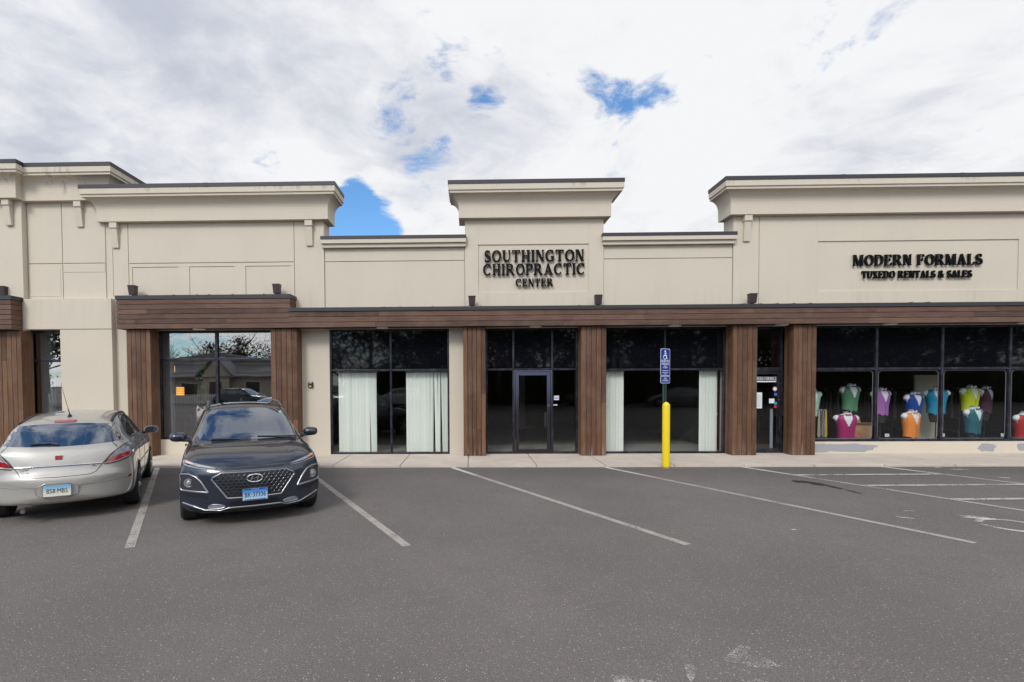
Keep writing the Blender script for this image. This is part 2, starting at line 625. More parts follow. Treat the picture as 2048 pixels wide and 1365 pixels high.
def ground_poly(mb, pts, z=.004, th=.0):
    vs = [mb.bm.verts.new((x, y, z)) for x, y in pts]
    f = mb.bm.faces.new(vs)
    f.normal_update()
    if f.normal.z < 0:
        f.normal_flip()


def strip(a, b, w=.105, z=.004):
    a, b = Vector(a), Vector(b)
    d = (b - a).normalized()
    n = Vector((-d.y, d.x)) * w / 2
    return [tuple(a - n), tuple(b - n), tuple(b + n), tuple(a + n)]


bays = [((-10.55, 11.15), (-7.55, 5.72)), ((-7.14, 11.15), (-3.98, 5.68)), ((-3.80, 11.15), (-.76, 5.76)), ((-.44, 11.15), (2.51, 5.82)), ((2.97, 11.15), (5.86, 5.90)),
        ((6.0, 11.15), (8.95, 5.62)), ((9.03, 11.15), (12.0, 5.75)), ((12.42, 11.15), (15.4, 5.8)), ((15.6, 11.15), (18.6, 5.8))]
for i, (a, b) in enumerate(bays):
    mb = MB()
    ground_poly(mb, strip(a, b))
    o = mb.build('bay_line', M_line, recalc=False)
    tag(o, 'slanted white parking bay lines painted on the asphalt', group='slanted parking bay lines', kind='structure')
for i, (a, b) in enumerate((((6.50, 10.17), (9.46, 10.25)), ((7.02, 9.13), (10.05, 9.22)), ((7.55, 8.07), (10.7, 8.15)), ((8.12, 7.02), (11.3, 7.1)))):
    mb = MB()
    ground_poly(mb, strip(a, b, .11), z=.008)
    o = mb.build('hatch_line', M_line2, recalc=False)
    tag(o, 'white cross lines of the hatched access aisle', group='access aisle hatch lines', kind='structure')

# scraped remains of painted marks, and the wet stain
def blob(mb, cx, cy, rx, ry, rot=0, n=20, j=.25, z=.006):
    pts = []
    for k in range(n):
        a = 2 * math.pi * k / n
        r = 1 + random.uniform(-j, j)
        x, y = rx * r * math.cos(a), ry * r * math.sin(a)
        pts.append((cx + x * math.cos(rot) - y * math.sin(rot), cy + x * math.sin(rot) + y * math.cos(rot)))
    ground_poly(mb, pts, z)


mb = MB()
cx, cy = 7.05, 6.62
for k in range(30):
    a0, a1 = 2 * math.pi * k / 30, 2 * math.pi * (k + 1) / 30
    if 11 < k < 14:
        continue
    q = []
    for a, r in ((a0, 1), (a1, 1), (a1, .78), (a0, .78)):
        q.append((cx + .36 * r * math.cos(a), cy + .34 * r * math.sin(a)))
    ground_poly(mb, q, .005)
blob(mb, 6.93, 7.02, .19, .10, -.3)
blob(mb, 7.5, 6.5, .16, .08, .3)
tag(mb.build('painted_wheelchair_mark', M_mark, recalc=False), 'worn white wheelchair symbol ring painted in a bay', kind='structure')
mb = MB()
for (x, y, rx, ry, rot) in ((1.84, 3.46, .17, .045, .75), (1.93, 3.36, .11, .07, -.3), (.96, 3.16, .07, .045, .2), (1.42, 3.25, .10, .03, 1.2), (1.12, 3.12, .09, .035, -.4), (1.75, 3.12, .10, .03, .3)):
    blob(mb, x, y, rx, ry, rot)
tag(mb.build('scraped_arrow_mark', M_mark2, recalc=False), 'scraped white paint marks close to the camera', kind='structure')
mb = MB()
for (x, y, rx, ry, rot) in ((10.36, 10.78, .17, .05, -.1), (10.32, 9.86, .12, .04, 0), (10.15, 11.05, .08, .03, 0), (5.99, 6.98, .10, .03, -.6), (6.35, 7.35, .08, .025, 0), (4.1, 6.42, .035, .02, 0)):
    blob(mb, x, y, rx, ry, rot)
tag(mb.build('white_paint_splash', M_line2, recalc=False), 'small white paint splashes on the asphalt by the aisle', kind='structure')
mb = MB()
blob(mb, 6.20, 9.50, .17, .10, -.5, 26, .25)
blob(mb, 6.36, 9.28, .12, .15, .3, 26, .25)
blob(mb, 6.46, 9.0, .05, .16, .1, 20, .3)
blob(mb, 6.52, 8.62, .025, .18, .1, 20, .35)
tag(mb.build('oil_stain', M_oil, recalc=False), 'dark wet stain on the asphalt next to the hatched aisle', kind='structure')

# ================================================================== the shop building
BL = empty('shop_building', (2, 13.2, 0), 'beige stucco strip mall with dark parapet flashing, stepped cornices and brown wood posts', 'building', world_parts=True)


def tiles(mb, x0, x1, z0, z1, cuts_x, cuts_z, yf, gap=.009, th=.03, base=True):
    """stucco sheet divided by reveal joints"""
    X = [x0] + list(cuts_x) + [x1]
    Z = [z0] + list(cuts_z) + [z1]
    for i, (a, b) in enumerate(zip(X, X[1:])):
        for k, (c_, d) in enumerate(zip(Z, Z[1:])):
            mb.box(a + (gap if i else 0), b - (gap if i < len(X) - 2 else 0), yf, yf + th, c_ + (gap if k else 0), d - (gap if k < len(Z) - 2 else 0))


def recessed(mb, x0, x1, z0, z1, rx0, rx1, rz0, rz1, yf, th=.03):
    """a sheet with a sunk panel; joint-free"""
    mb.box(x0, rx0, yf, yf + th, z0, z1)
    mb.box(rx1, x1, yf, yf + th, z0, z1)
    mb.box(rx0, rx1, yf, yf + th, z0, rz0)
    mb.box(rx0, rx1, yf, yf + th, rz1, z1)


# ---- upper walls (false fronts), one part per bay
# middle-left bay
mb = MB()
mb.box(-9.45, -3.78, 12.925, 13.40, 3.30, 6.4)
mb.box(-9.45, -8.90, 12.90, 12.93, 4.10, 6.4)                    # left pilaster
mb.box(-4.545, -3.78, 12.90, 12.93, 3.30, 6.4)
mb.box(-8.885, -4.56, 12.90, 12.93, 5.05, 6.4)
# band with three shallow sunk panels
for a, b in ((-8.885, -8.80), (-7.60, -7.30), (-6.12, -5.83), (-4.66, -4.56)):
    mb.box(a, b, 12.90, 12.93, 3.6, 4.945)
mb.box(-8.885, -4.56, 12.90, 12.93, 4.945, 5.03)
for a, b in ((-8.79, -7.60), (-7.29, -6.12), (-5.82, -4.66)):
    mb.box(a, b, 12.907, 12.932, 3.6, 4.93)
mb.build('wall', M_wall, BL, bevel=.004)
# low parapet walls
for x0, x1 in ((-3.78, -.15), (3.38, 6.65)):
    mb = MB()
    mb.box(x0, x1, 12.955, 13.40, 3.30, 5.55)
    tiles(mb, x0 + .01, x1 - .01, 3.3, 5.37, [], [5.04], 12.93)
    mb.build('wall', M_wall, BL, bevel=.004)
    mb = MB()
    mb.box(x0 - .03, x1 + .02, 12.83, 13.42, 5.375, 5.47)
    mb.box(x0 - .05, x1 + .03, 12.775, 13.44, 5.47, 5.572)
    co = sub(mb.build('cornice', M_wall, BL, bevel=.006), BL)
    mb = MB()
    mb.box(x0 - .055, x1 + .035, 12.765, 13.45, 5.574, 5.655)
    mb.build('flashing', M_flash, co)
# centre tower
mb = MB()
mb.box(-.15, 3.38, 12.925, 13.40, 3.30, 6.4)
recessed(mb, -.15, 3.38, 3.3, 6.4, .19, 3.01, 4.21, 5.425, 12.90)
mb.build('wall', M_wall, BL, bevel=.004)
# tuxedo shop front
mb = MB()
mb.box(6.65, 20, 12.925, 13.40, 3.30, 6.4)
mb.box(6.65, 7.285, 12.90, 12.93, 3.3, 6.4)
recessed(mb, 7.30, 20, 3.3, 6.4, 8.76, 13.72, 4.17, 5.42, 12.90)
mb.build('wall', M_wall, BL, bevel=.004)
# left tower
mb = MB()
mb.box(-20, -9.30, 12.885, 13.9, 4.125, 6.9)
mb.box(-20, -11.53, 12.72, 12.9, 3.3, 6.9)                    # pilaster of the forward bay
tiles(mb, -11.51, -9.47, 4.125, 6.8, [-10.60], [5.05], 12.86)
mb.box(-11.47, -10.66, 12.852, 12.87, 4.2, 4.93)
mb.box(-10.58, -9.48, 12.852, 12.87, 4.82, 5.03)
mb.build('wall', M_wall, BL, bevel=.004)
# ---- lower walls
mb = MB()
mb.box(-11.515, -9.235, 12.70, 13.30, 3.335, 4.115)
mb.box(-10.59, -9.235, 12.704, 13.30, .05, 3.318)
mb.box(-10.60, -9.245, 12.73, 13.30, 3.30, 3.34)
mb.box(-9.235, -8.75, 12.84, 13.30, .05, 4.12)
mb.box(-9.30, -9.20, 12.86, 13.30, 4.12, 4.16)
mb.build('wall', M_wall, BL, bevel=.004)
for (x0, x1, z1, y0, mt_) in ((-11.60, -10.59, .45, 12.93, M_sill), (-8.17, -5.05, .45, 12.93, M_sill), (-4.42, -3.68, 3.3, 12.93, M_wall), (-.57, -.19, 3.3, 12.93, M_wall),
                              (6.505, 6.64, 3.3, 12.93, M_wall), (8.52, 20, .345, 12.90, M_sill)):
    mb = MB()
    mb.box(x0, x1, y0, y0 + .3, .05, z1)
    mb.build('wall', mt_, BL)


# ---- cornices
def cornice(x0, x1, yf, yb, z0, right=True, left=True, dz=0.0, p0=.15, p1=.40):
    prof = [(0.0, z0 - .002), (p0, z0), (p0, z0 + .25)]
    for k in range(1, 9):
        a = R(90) * k / 8
        prof.append((p0 + (p1 - .03 - p0) * (1 - math.cos(a)), z0 + .25 + .30 * math.sin(a)))
    prof += [(p1 - .03, z0 + .60), (p1, z0 + .615), (p1, z0 + .75)]
    mb = MB()
    rings = []
    for p, z in prof:
        xl = x0 - (p if left else 0)
        xr = x1 + (p if right else 0)
        rings.append([(xl, yf - p, z + dz), (xr, yf - p, z + dz), (xr, yb, z + dz), (xl, yb, z + dz)])
    mb.rings(rings)
    c_ = sub(mb.build('cornice', M_wall, BL), BL)
    mb = MB()
    p = p1 + .012
    xl = x0 - (p if left else 0)
    xr = x1 + (p if right else 0)
    mb.box(xl, xr, yf - p, yb + .01, z0 + .752 + dz, z0 + .845 + dz)
    n = int((xr - xl) / 2.4)
    for k in range(1, n):                                     # laps of the metal coping
        xx = xl + (xr - xl) * k / n
        mb.box(xx - .05, xx + .05, yf - p - .003, yb, z0 + .75 + dz, z0 + .849 + dz)
    mb.build('flashing', M_flash, c_)


cornice(-9.45, -3.78, 12.90, 13.40, 6.08)
cornice(-.15, 3.38, 12.90, 13.402, 6.065)
cornice(6.65, 20, 12.90, 13.40, 6.07)
cornice(-20, -9.40, 12.86, 13.9, 6.62, left=False)
cornice(-20, -11.62, 12.66, 13.8, 6.635, left=False, p0=.14, p1=.39)


def bracket(x, z, yf=12.90, w=.16):
    mb = MB()
    mb.box(x - w / 2 - .015, x + w / 2 + .015, yf - .13, yf + .01, z - .15, z)
    mb.prism([(yf + .01, z - .15), (yf - .105, z - .15), (yf - .045, z - .64), (yf + .01, z - .64)], x - w / 2, x + w / 2, lambda u, v, d: (d, u, v))
    mb.build('bracket', M_wall, BL, bevel=.004)


for x, z, yf in ((6.96, 6.07, 12.9), (-4.14, 6.08, 12.9), (-9.20, 6.08, 12.9), (-10.09, 6.62, 12.86), (-11.82, 6.63, 12.70)):
    bracket(x, z, yf)
# roof behind the parapets
mb = MB()
mb.box(-20, 20, 13.35, 24, 4.6, 4.8)
mb.box(-20, 20, 13.0, 24, 3.36, 3.5)
mb.build('roof', M_flash, BL)


# ---- canopies clad in boards
def boards_h(mb, x0, x1, y0, z0, z1, n, lo=1.6, hi=4.2):
    h = (z1 - z0) / n
    for k in range(n):
        x = x0
        first = True
        while x < x1:
            L = random.uniform(lo, hi) * (random.random() if first else 1)
            first = False
            xe = min(x1, x + max(L, .5))
            if x1 - xe < .5:
                xe = x1
            j = random.uniform(0, .0025)
            mb.box(x + .0015, xe - .0015, y0 + j, y0 + .03 + j, z0 + h * k + .0055, z0 + h * (k + 1) - .0055)
            x = xe


mb = MB()
boards_h(mb, -4.55, 20, 12.46, 3.30, 3.70, 3)
can = sub(mb.build('canopy_fascia', M_woodh, BL, bevel=.003), BL)
mb = MB()
mb.box(-4.50, 20, 12.475, 12.93, 3.312, 3.70)
mb.build('soffit', M_soffit, can)
mb = MB()
mb.box(-4.55, 20, 12.446, 12.935, 3.702, 3.795)
mb.box(-4.55, 20, 12.434, 12.45, 3.702, 3.72)
for k in range(60):
    xx = -4.2 + k * .405
    if random.random() < .5:
        mb.tube([(xx, 12.5, 3.80), (xx, 12.9, 3.83)], .018, 6)
mb.build('flashing', M_flash, can)
mb = MB()
boards_h(mb, -8.95, -4.53, 12.482, 3.30, 4.04, 6)
for k in range(6):
    mb.box(-4.553, -4.523, 12.514, 12.90, 3.30 + .1233 * k + .004 if k >= 3 else 3.712, 3.30 + .1233 * (k + 1) - .004) if k >= 3 else None
    mb.box(-8.95, -8.92, 12.514, 12.84, 3.30 + .1233 * k + .004, 3.30 + .1233 * (k + 1) - .004)
can2 = sub(mb.build('canopy_fascia', M_woodh, BL, bevel=.003), BL)
mb = MB()
mb.box(-8.92, -4.56, 12.51, 12.93, 3.312, 4.04)
mb.build('soffit', M_soffit, can2)
mb = MB()
mb.box(-8.965, -4.51, 12.465, 12.898, 4.042, 4.14)
for xx in (-8.2, -7.5, -6.9, -6.6, -6.0, -5.2):
    mb.tube([(xx, 12.5, 4.145), (xx, 12.88, 4.16)], .018, 6)
mb.build('flashing', M_flash, can2)
mb = MB()
boards_h(mb, -20, -11.56, 12.38, 3.30, 4.05, 6)
for k in range(6):
    mb.box(-11.59, -11.56, 12.412, 12.70, 3.30 + .125 * k + .004, 3.30 + .125 * (k + 1) - .004)
can3 = sub(mb.build('canopy_fascia', M_woodh, BL, bevel=.003), BL)
mb = MB()
mb.box(-20, -11.592, 12.42, 12.93, 3.312, 4.05)
mb.build('soffit', M_soffit, can3)
mb = MB()
mb.box(-20, -11.545, 12.365, 12.71, 4.052, 4.15)
mb.build('flashing', M_flash, can3)


# ---- wood-clad posts
def post(x0, x1, y0=12.58, y1=12.95, z1=3.30, n=5, side='both'):
    mb = MB()
    w = (x1 - x0) / n
    for k in range(n):
        z = .055
        cuts = [random.uniform(.6, 2.6)] if random.random() < .45 else []
        for zt in cuts + [z1 - .003]:
            j = random.uniform(0, .004)
            mb.box(x0 + w * k + .005, x0 + w * (k + 1) - .005, y0 + j, y0 + .03 + j, z, zt - .002)
            z = zt
    m_ = max(2, round((y1 - y0 - .03) / .13))
    d = (y1 - y0 - .032) / m_
    for k in range(m_):
        for xx in (x0 + .002, x1 - .027):
            mb.box(xx, xx + .025, y0 + .034 + d * k + .003, y0 + .034 + d * (k + 1) - .003, .055, z1 - .004)
    p_ = sub(mb.build('wood_post', M_woodv, BL, bevel=.003), BL)
    mb = MB()
    mb.box(x0 + .02, x1 - .02, y0 + .036, y1, .05, z1)
    mb.build('core', M_black, p_)


for a, b in ((-8.78, -8.16), (-5.08, -4.40), (-.205, .36), (2.745, 3.375), (6.50, 7.10), (7.98, 8.545)):
    post(a, b)
post(-12.7, -11.52, 12.60, 12.95, n=9)


# ---- shop windows and doors
def storefront(x0, x1, z0, z1, mull, tz, y=12.95, top='spandrel', gl=M_glass, fw=.05, left=True, right=True, bottoms=None):
    mb = MB()
    y0, y1 = y, y + .10
    if left:
        mb.box(x0, x0 + fw, y0, y1, z0, z1)
    if right:
        mb.box(x1 - fw, x1, y0, y1, z0, z1)
    mb.box(x0 + fw, x1 - fw, y0 + .002, y1 - .002, z0, z0 + fw)
    mb.box(x0 + fw, x1 - fw, y0 + .002, y1 - .002, z1 - fw, z1)
    if tz:
        mb.box(x0 + fw, x1 - fw, y0 + .003, y1 - .003, tz - fw / 2, tz + fw / 2)
    for mx in mull:
        mb.box(mx - fw / 2, mx + fw / 2, y0 - .004, y1 - .006, z0 + fw, z1 - fw)
    w = sub(mb.build('window', M_bronze, BL, bevel=.004), BL)
    X = [x0] + list(mull) + [x1]
    for i, (a, b) in enumerate(zip(X, X[1:])):
        for (c_, d, tp) in ((z0, tz or z1, gl), (tz, z1, M_spandrel if top == 'spandrel' else gl)):
            if c_ is None:
                continue
            if bottoms is not None and c_ == z0 and i not in bottoms:
                continue
            mb = MB()
            mb.box(a + .01, b - .01, y0 + .045, y0 + .053, c_ + .01, d - .01)
            mb.build('pane', tp, w)
    return w


storefront(-11.64, -10.59, .45, 3.335, [], 2.535, top='glass', gl=M_glass_hi, fw=.07)
storefront(-8.20, -5.06, .45, 3.30, [-6.655], 2.545, top='glass', gl=M_glass_hi, fw=.065)
storefront(-3.68, -.57, .05, 3.305, [-2.09], 2.235)
storefront(3.375, 6.505, .05, 3.305, [], 2.215)
mb = MB()
mb.box(4.945, 4.985, 12.946, 13.0, 2.24, 3.25)
mb.build('mullion', M_bronze, BL)
storefront(8.545, 20, .345, 3.305, [10.31, 11.95, 13.635, 15.3, 16.95, 18.6], 2.20, fw=.06)
# rounded inner gaskets of the tuxedo shop panes
for a, b in ((8.58, 10.26), (10.36, 11.90), (12.0, 13.585), (13.685, 15.25)):
    mb = MB()
    r = .09
    x0, x1, z0, z1 = a + .02, b - .02, .42, 2.15
    pts = []
    for cxx, czz, a0 in ((x1 - r, z1 - r, 0), (x0 + r, z1 - r, 90), (x0 + r, z0 + r, 180), (x1 - r, z0 + r, 270)):
        for k in range(6):
            aa = R(a0 + 18 * k)
            pts.append((cxx + r * math.cos(aa), 12.985, czz + r * math.sin(aa)))
    pts.append(pts[0])
    mb.tube(pts, .0045, 6, cap=False)
    mb.build('gasket', mat('grey_rubber', (.20, .205, .205), .5), BL)


def aluminium_door(x0, x1, z1, y, stile, frame_mat, hinge_left=True, base_rail=.11):
    mb = MB()
    mb.box(x0, x0 + stile, y, y + .05, .06, z1)
    mb.box(x1 - stile, x1, y, y + .05, .06, z1)
    mb.box(x0 + stile, x1 - stile, y + .001, y + .049, .06, .06 + base_rail)
    mb.box(x0 + stile, x1 - stile, y + .001, y + .049, z1 - stile, z1)
    d = sub(mb.build('door', frame_mat, BL, bevel=.004), BL)
    mb = MB()
    mb.box(x0 + stile - .01, x1 - stile + .01, y + .02, y + .028, .15, z1 - stile + .01)
    mb.build('pane', M_glass, d)
    return d


# vacant unit entrance: side lights, door, three spandrels
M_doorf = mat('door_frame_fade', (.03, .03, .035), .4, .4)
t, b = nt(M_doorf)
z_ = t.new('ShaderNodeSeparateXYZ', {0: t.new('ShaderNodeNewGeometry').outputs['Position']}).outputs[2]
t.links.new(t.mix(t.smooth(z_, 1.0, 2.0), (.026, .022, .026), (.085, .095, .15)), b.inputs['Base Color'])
w_ = storefront(.365, 2.745, .05, 3.305, [1.085, 2.085], 2.235, bottoms=(0, 2))
mb = MB()
mb.box(1.095, 1.13, 12.943, 13.05, .05, 2.21)
mb.box(2.045, 2.08, 12.943, 13.05, .05, 2.21)
mb.box(1.13, 2.045, 12.943, 13.05, 2.175, 2.21)
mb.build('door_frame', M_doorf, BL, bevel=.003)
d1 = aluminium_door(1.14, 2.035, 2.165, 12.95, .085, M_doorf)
mb = MB()
mb.tube([(1.90, 12.95, 1.10), (1.90, 12.88, 1.10), (1.90, 12.88, .78), (1.90, 12.95, .78)], .016, 8)
mb.box(1.865, 1.965, 12.925, 12.948, .74, 1.12)
mb.build('handle', M_black, d1, bevel=.004)
mb = MB()
mb.lathe([(.026, 12.93), (.026, 12.95)], 14, 'y', (1.99, 0, 1.30))
mb.build('lock', mat('bright_steel', (.7, .7, .72), .25, 1.0), d1)
for zz in (.35, 2.0):
    mb = MB()
    mb.box(1.125, 1.145, 12.925, 12.95, zz - .07, zz + .07)
    mb.build('hinge', mat('rusty_hinge', (.07, .035, .025), .7), d1)
# tuxedo shop entrance
storefront(7.10, 7.98, 2.20, 3.305, [], None, y=13.0)
for o_ in list(BL.children)[-1].children:
    o_.data.materials[0] = M_spandrel
mb = MB()
mb.box(7.10, 7.15, 12.99, 13.09, .05, 2.20)
mb.box(7.93, 7.98, 12.99, 13.09, .05, 2.20)
mb.box(7.15, 7.93, 12.99, 13.09, 2.15, 2.198)
mb.build('door_frame', M_bronze, BL, bevel=.003)
d2 = aluminium_door(7.16, 7.92, 2.145, 13.0, .07, M_bronze)
mb = MB()
mb.tube([(7.885, 13.0, 1.02), (7.885, 12.95, 1.02), (7.885, 12.95, .62), (7.885, 13.0, .62)], .014, 8)
mb.build('handle', M_black, d2)
mb = MB()
mb.lathe([(.022, 12.985), (.022, 13.0)], 14, 'y', (7.885, 0, 1.42))
mb.build('lock', MATS['bright_steel'], d2)
mb = MB()
mb.add_mesh(text_mesh('266', .075, .001), Matrix.Translation((7.54, 12.995, 2.105)) @ Matrix.Rotation(R(90), 4, 'X'))
mb.build('house_number', mat('dull_bronze_number', (.012, .012, .014), .6), d2)
# grey cement patches on the base wall
for (cx_, cz_, rx_, rz_) in ((9.55, .19, .76, .10), (8.9, .18, .3, .11), (13.05, .19, .22, .10), (14.9, .17, .65, .11), (13.95, .20, .15, .1)):
    mb = MB()
    pts = []
    for k in range(22):
        a = 2 * math.pi * k / 22
        q = 1 + random.uniform(-.16, .16)
        ce, se = math.cos(a), math.sin(a)
        pts.append((cx_ + rx_ * q * math.copysign(abs(ce) ** .7, ce), min(.33, cz_ + rz_ * q * math.copysign(abs(se) ** .8, se))))
    mb.prism(pts, 12.897 - .0005 * (cx_ % 1), 12.91, lambda u, v, d: (u, d, max(v, .055)))
    mb.build('cement_patch', M_patch, BL)

# ---- rooms behind the glass
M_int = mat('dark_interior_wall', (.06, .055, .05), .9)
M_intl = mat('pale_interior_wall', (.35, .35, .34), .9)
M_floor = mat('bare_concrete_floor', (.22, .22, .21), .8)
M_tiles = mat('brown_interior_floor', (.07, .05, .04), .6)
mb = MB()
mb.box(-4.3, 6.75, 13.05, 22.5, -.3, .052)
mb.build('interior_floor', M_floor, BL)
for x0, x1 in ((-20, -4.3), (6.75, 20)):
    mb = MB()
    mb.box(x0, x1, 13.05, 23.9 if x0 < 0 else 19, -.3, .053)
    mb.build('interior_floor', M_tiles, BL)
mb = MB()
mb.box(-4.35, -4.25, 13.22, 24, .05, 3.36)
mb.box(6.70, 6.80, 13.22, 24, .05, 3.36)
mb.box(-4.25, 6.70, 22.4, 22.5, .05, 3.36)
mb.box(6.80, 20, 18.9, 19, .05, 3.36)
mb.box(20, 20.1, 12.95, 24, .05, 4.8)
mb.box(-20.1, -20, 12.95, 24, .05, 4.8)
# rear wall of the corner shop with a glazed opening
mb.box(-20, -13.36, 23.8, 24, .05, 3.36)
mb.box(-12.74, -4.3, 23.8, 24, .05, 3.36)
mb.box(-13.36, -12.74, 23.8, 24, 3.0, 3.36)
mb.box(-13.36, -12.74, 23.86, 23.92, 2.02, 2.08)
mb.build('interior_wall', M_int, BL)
for bx_, m_ in (((1.75, 2.10, 19.6, 19.95, .05, 3.36), M_intl), ((4.1, 4.5, 19.6, 20.0, .05, 3.36), M_intl),
                ((-8.36, -8.09, 13.35, 13.47, .053, 3.35), mat('pale_blue_panel', (.62, .66, .68), .7)), ((-11.68, -11.38, 13.35, 13.47, .053, 3.35), mat('pale_blue_panel', (.62, .66, .68), .7))):
    mb = MB()
    mb.box(*bx_)
    mb.build('interior_column', m_, BL)

# ================================================================== shop signs
M_letter = mat('black_sign_letter', (.006, .006, .007), .75, spec=.15)
sg = empty('shop_sign', (1.6, 12.9, 4.3), 'black serif letters reading SOUTHINGTON CHIROPRACTIC CENTER on the centre tower', 'sign', world_parts=True)
for wd, x0, x1, z0, z1 in (('SOUTHINGTON', .335, 2.88, 4.985, 5.27), ('CHIROPRACTIC', .31, 2.905, 4.645, 4.925), ('CENTER', 1.14, 2.10, 4.355, 4.545)):
    mb = MB()
    serif_word(mb, wd, x0, x1, z0, z1, 12.845, .055)
    mb.build('lettering', M_letter, sg)
sg = empty('shop_sign', (11.2, 12.9, 4.4), 'black serif letters reading MODERN FORMALS TUXEDO RENTALS & SALES on the wide stucco front', 'sign', world_parts=True)
for wd, x0, x1, z0, z1 in (('MODERN FORMALS', 9.62, 12.80, 4.79, 5.06), ('TUXEDO RENTALS & SALES', 9.84, 12.55, 4.475, 4.655)):
    mb = MB()
    serif_word(mb, wd, x0, x1, z0, z1, 12.852, .048)
    mb.build('lettering', M_letter, sg)

# ================================================================== flood lights on the canopies
M_lamp = mat('brown_lamp_housing', (.055, .036, .038), .45, .2)


def flood(x, z, label, y=12.68):
    r = empty('canopy_light', (x, y, z), label, 'light', 'brown box lights standing on the canopies')
    mb = MB()
    mb.lathe([(.03, .0), (.03, .06)], 10)
    mb.box(-.09, .03, -.05, .05, 0, .014)
    mb.build('bracket', M_black, r)
    mb = MB()
    mb.rings([[(-.075, -.06, .045), (.075, -.06, .045), (.075, .07, .045), (-.075, .07, .045)],
              [(-.088, -.09, .265), (.088, -.09, .265), (.088, .07, .265), (-.088, .07, .265)],
              [(-.095, -.097, .265), (.095, -.097, .265), (.095, .077, .265), (-.095, .077, .265)],
              [(-.095, -.097, .28), (.095, -.097, .28), (.095, .077, .28), (-.095, .077, .28)]])
    mb.build('housing', M_lamp, r, bevel=.004)
    return r


for x, z, lb in ((.025, 3.80, 'brown box light on the canopy under the left edge of the chiropractic sign tower'),
                 (3.19, 3.80, 'brown box light on the canopy under the right edge of the chiropractic sign tower'),
                 (7.01, 3.80, 'brown box light on the canopy left of the formals sign, below a bracket'),
                 (-4.93, 4.145, 'brown box light on the raised canopy, near its right end'),
                 (-8.64, 4.145, 'brown box light on the raised canopy, at its left end'),
                 (-12.02, 4.155, 'brown box light on the canopy of the tall left tower')):
    flood(x, z, lb)
M_disc = mat('opal_lamp_disc', (.75, .72, .66), .4)
for x, z, lb in ((-6.95, 3.31, 'round flat soffit light above the corner shop window with clouds mirrored'),
                 (-2.25, 3.31, 'round flat soffit light above the window with drawn blinds'),
                 (1.62, 3.31, 'round flat soffit light above the vacant shop door'),
                 (5.10, 3.31, 'round flat soffit light above the window behind the yellow bollard'),
                 (7.75, 3.31, 'round flat soffit light above the formals shop door'),
                 (10.4, 3.31, 'round flat soffit light above the green and purple waistcoats'),
                 (13.7, 3.31, 'round flat soffit light above the lime waistcoat window')):
    mb = MB()
    mb.lathe([(.13, z - .028), (.15, z - .02), (.15, z + .005)], 24, 'z', (x, 12.68, 0))
    o = mb.build('soffit_light', M_disc, base=(x, 12.68, z), smooth=40)
    tag(o, lb, 'light', 'round lights under the canopy')

# small black sensor box on the wall
r = empty('doorbell_box', (-4.17, 12.9, 1.86), 'small black box with amber button on the stucco beside the first window', 'wall box', world_parts=True)
mb = MB()
mb.box(-4.235, -4.11, 12.875, 12.93, 1.80, 1.94)
mb.build('case', M_black, r, bevel=.008)
mb = MB()
mb.box(-4.20, -4.145, 12.868, 12.88, 1.812, 1.845)
mb.build('button', mat('amber_plastic', (.85, .42, .02), .4), r)
mb = MB()
mb.box(-4.215, -4.13, 12.87, 12.88, 1.905, 1.93)
mb.build('faceplate', mat('grey_plastic', (.4, .4, .4), .5), r)

# ================================================================== bollard and parking sign
bx, by = 4.285, 11.09
r = empty('bollard', (bx, by, 0), 'yellow pipe bollard at the kerb in front of the vacant window', 'bollard')
mb = MB()
mb.lathe([(.080, -.1), (.080, 1.38), (.078, 1.395), (.05, 1.43), (.02, 1.452), (.006, 1.455)], 32)
mb.build('sleeve', mat('yellow_plastic', (.83, .60, .010), .38), r, smooth=50)
mb = MB()
mb.lathe([(.0815, .0), (.0815, .035)], 32)
mb.build('base', mat('dirty_yellow', (.42, .30, .05), .8), r, smooth=50)
M_green = mat('green_steel_post', (.035, .075, .065), .5, .2)
M_blue = mat('sign_blue', (.008, .035, .25), .6, spec=.2)
M_swhite = mat('sign_white', (.75, .77, .80), .4)
px_, py_ = bx - .005, by + .115
al = R(30)
r = empty('parking_sign', (px_, py_, .04), 'blue reserved parking sign with wheelchair symbol on a green post behind the yellow bollard', 'sign', rz=al)
mb = MB()
for (a, b, c_, d) in ((-.03, -.024, -.02, .015), (.024, .03, -.02, .015), (-.03, .03, .012, .017)):
    mb.box(a, b, c_, d, 0, 2.56)
mb.box(-.05, -.03, -.022, -.018, 0, 2.56)
mb.box(.03, .05, -.022, -.018, 0, 2.56)
mb.build('post', M_green, r)


def rrect(w, h, rad, cx=0, cz=0, n=5):
    pts = []
    for sx, sz, a0 in ((1, 1, 0), (-1, 1, 90), (-1, -1, 180), (1, -1, 270)):
        for k in range(n + 1):
            a = R(a0 + 90 * k / n)
            pts.append((cx + sx * (w / 2 - rad) + rad * math.cos(a), cz + sz * (h / 2 - rad) + rad * math.sin(a)))
    return pts


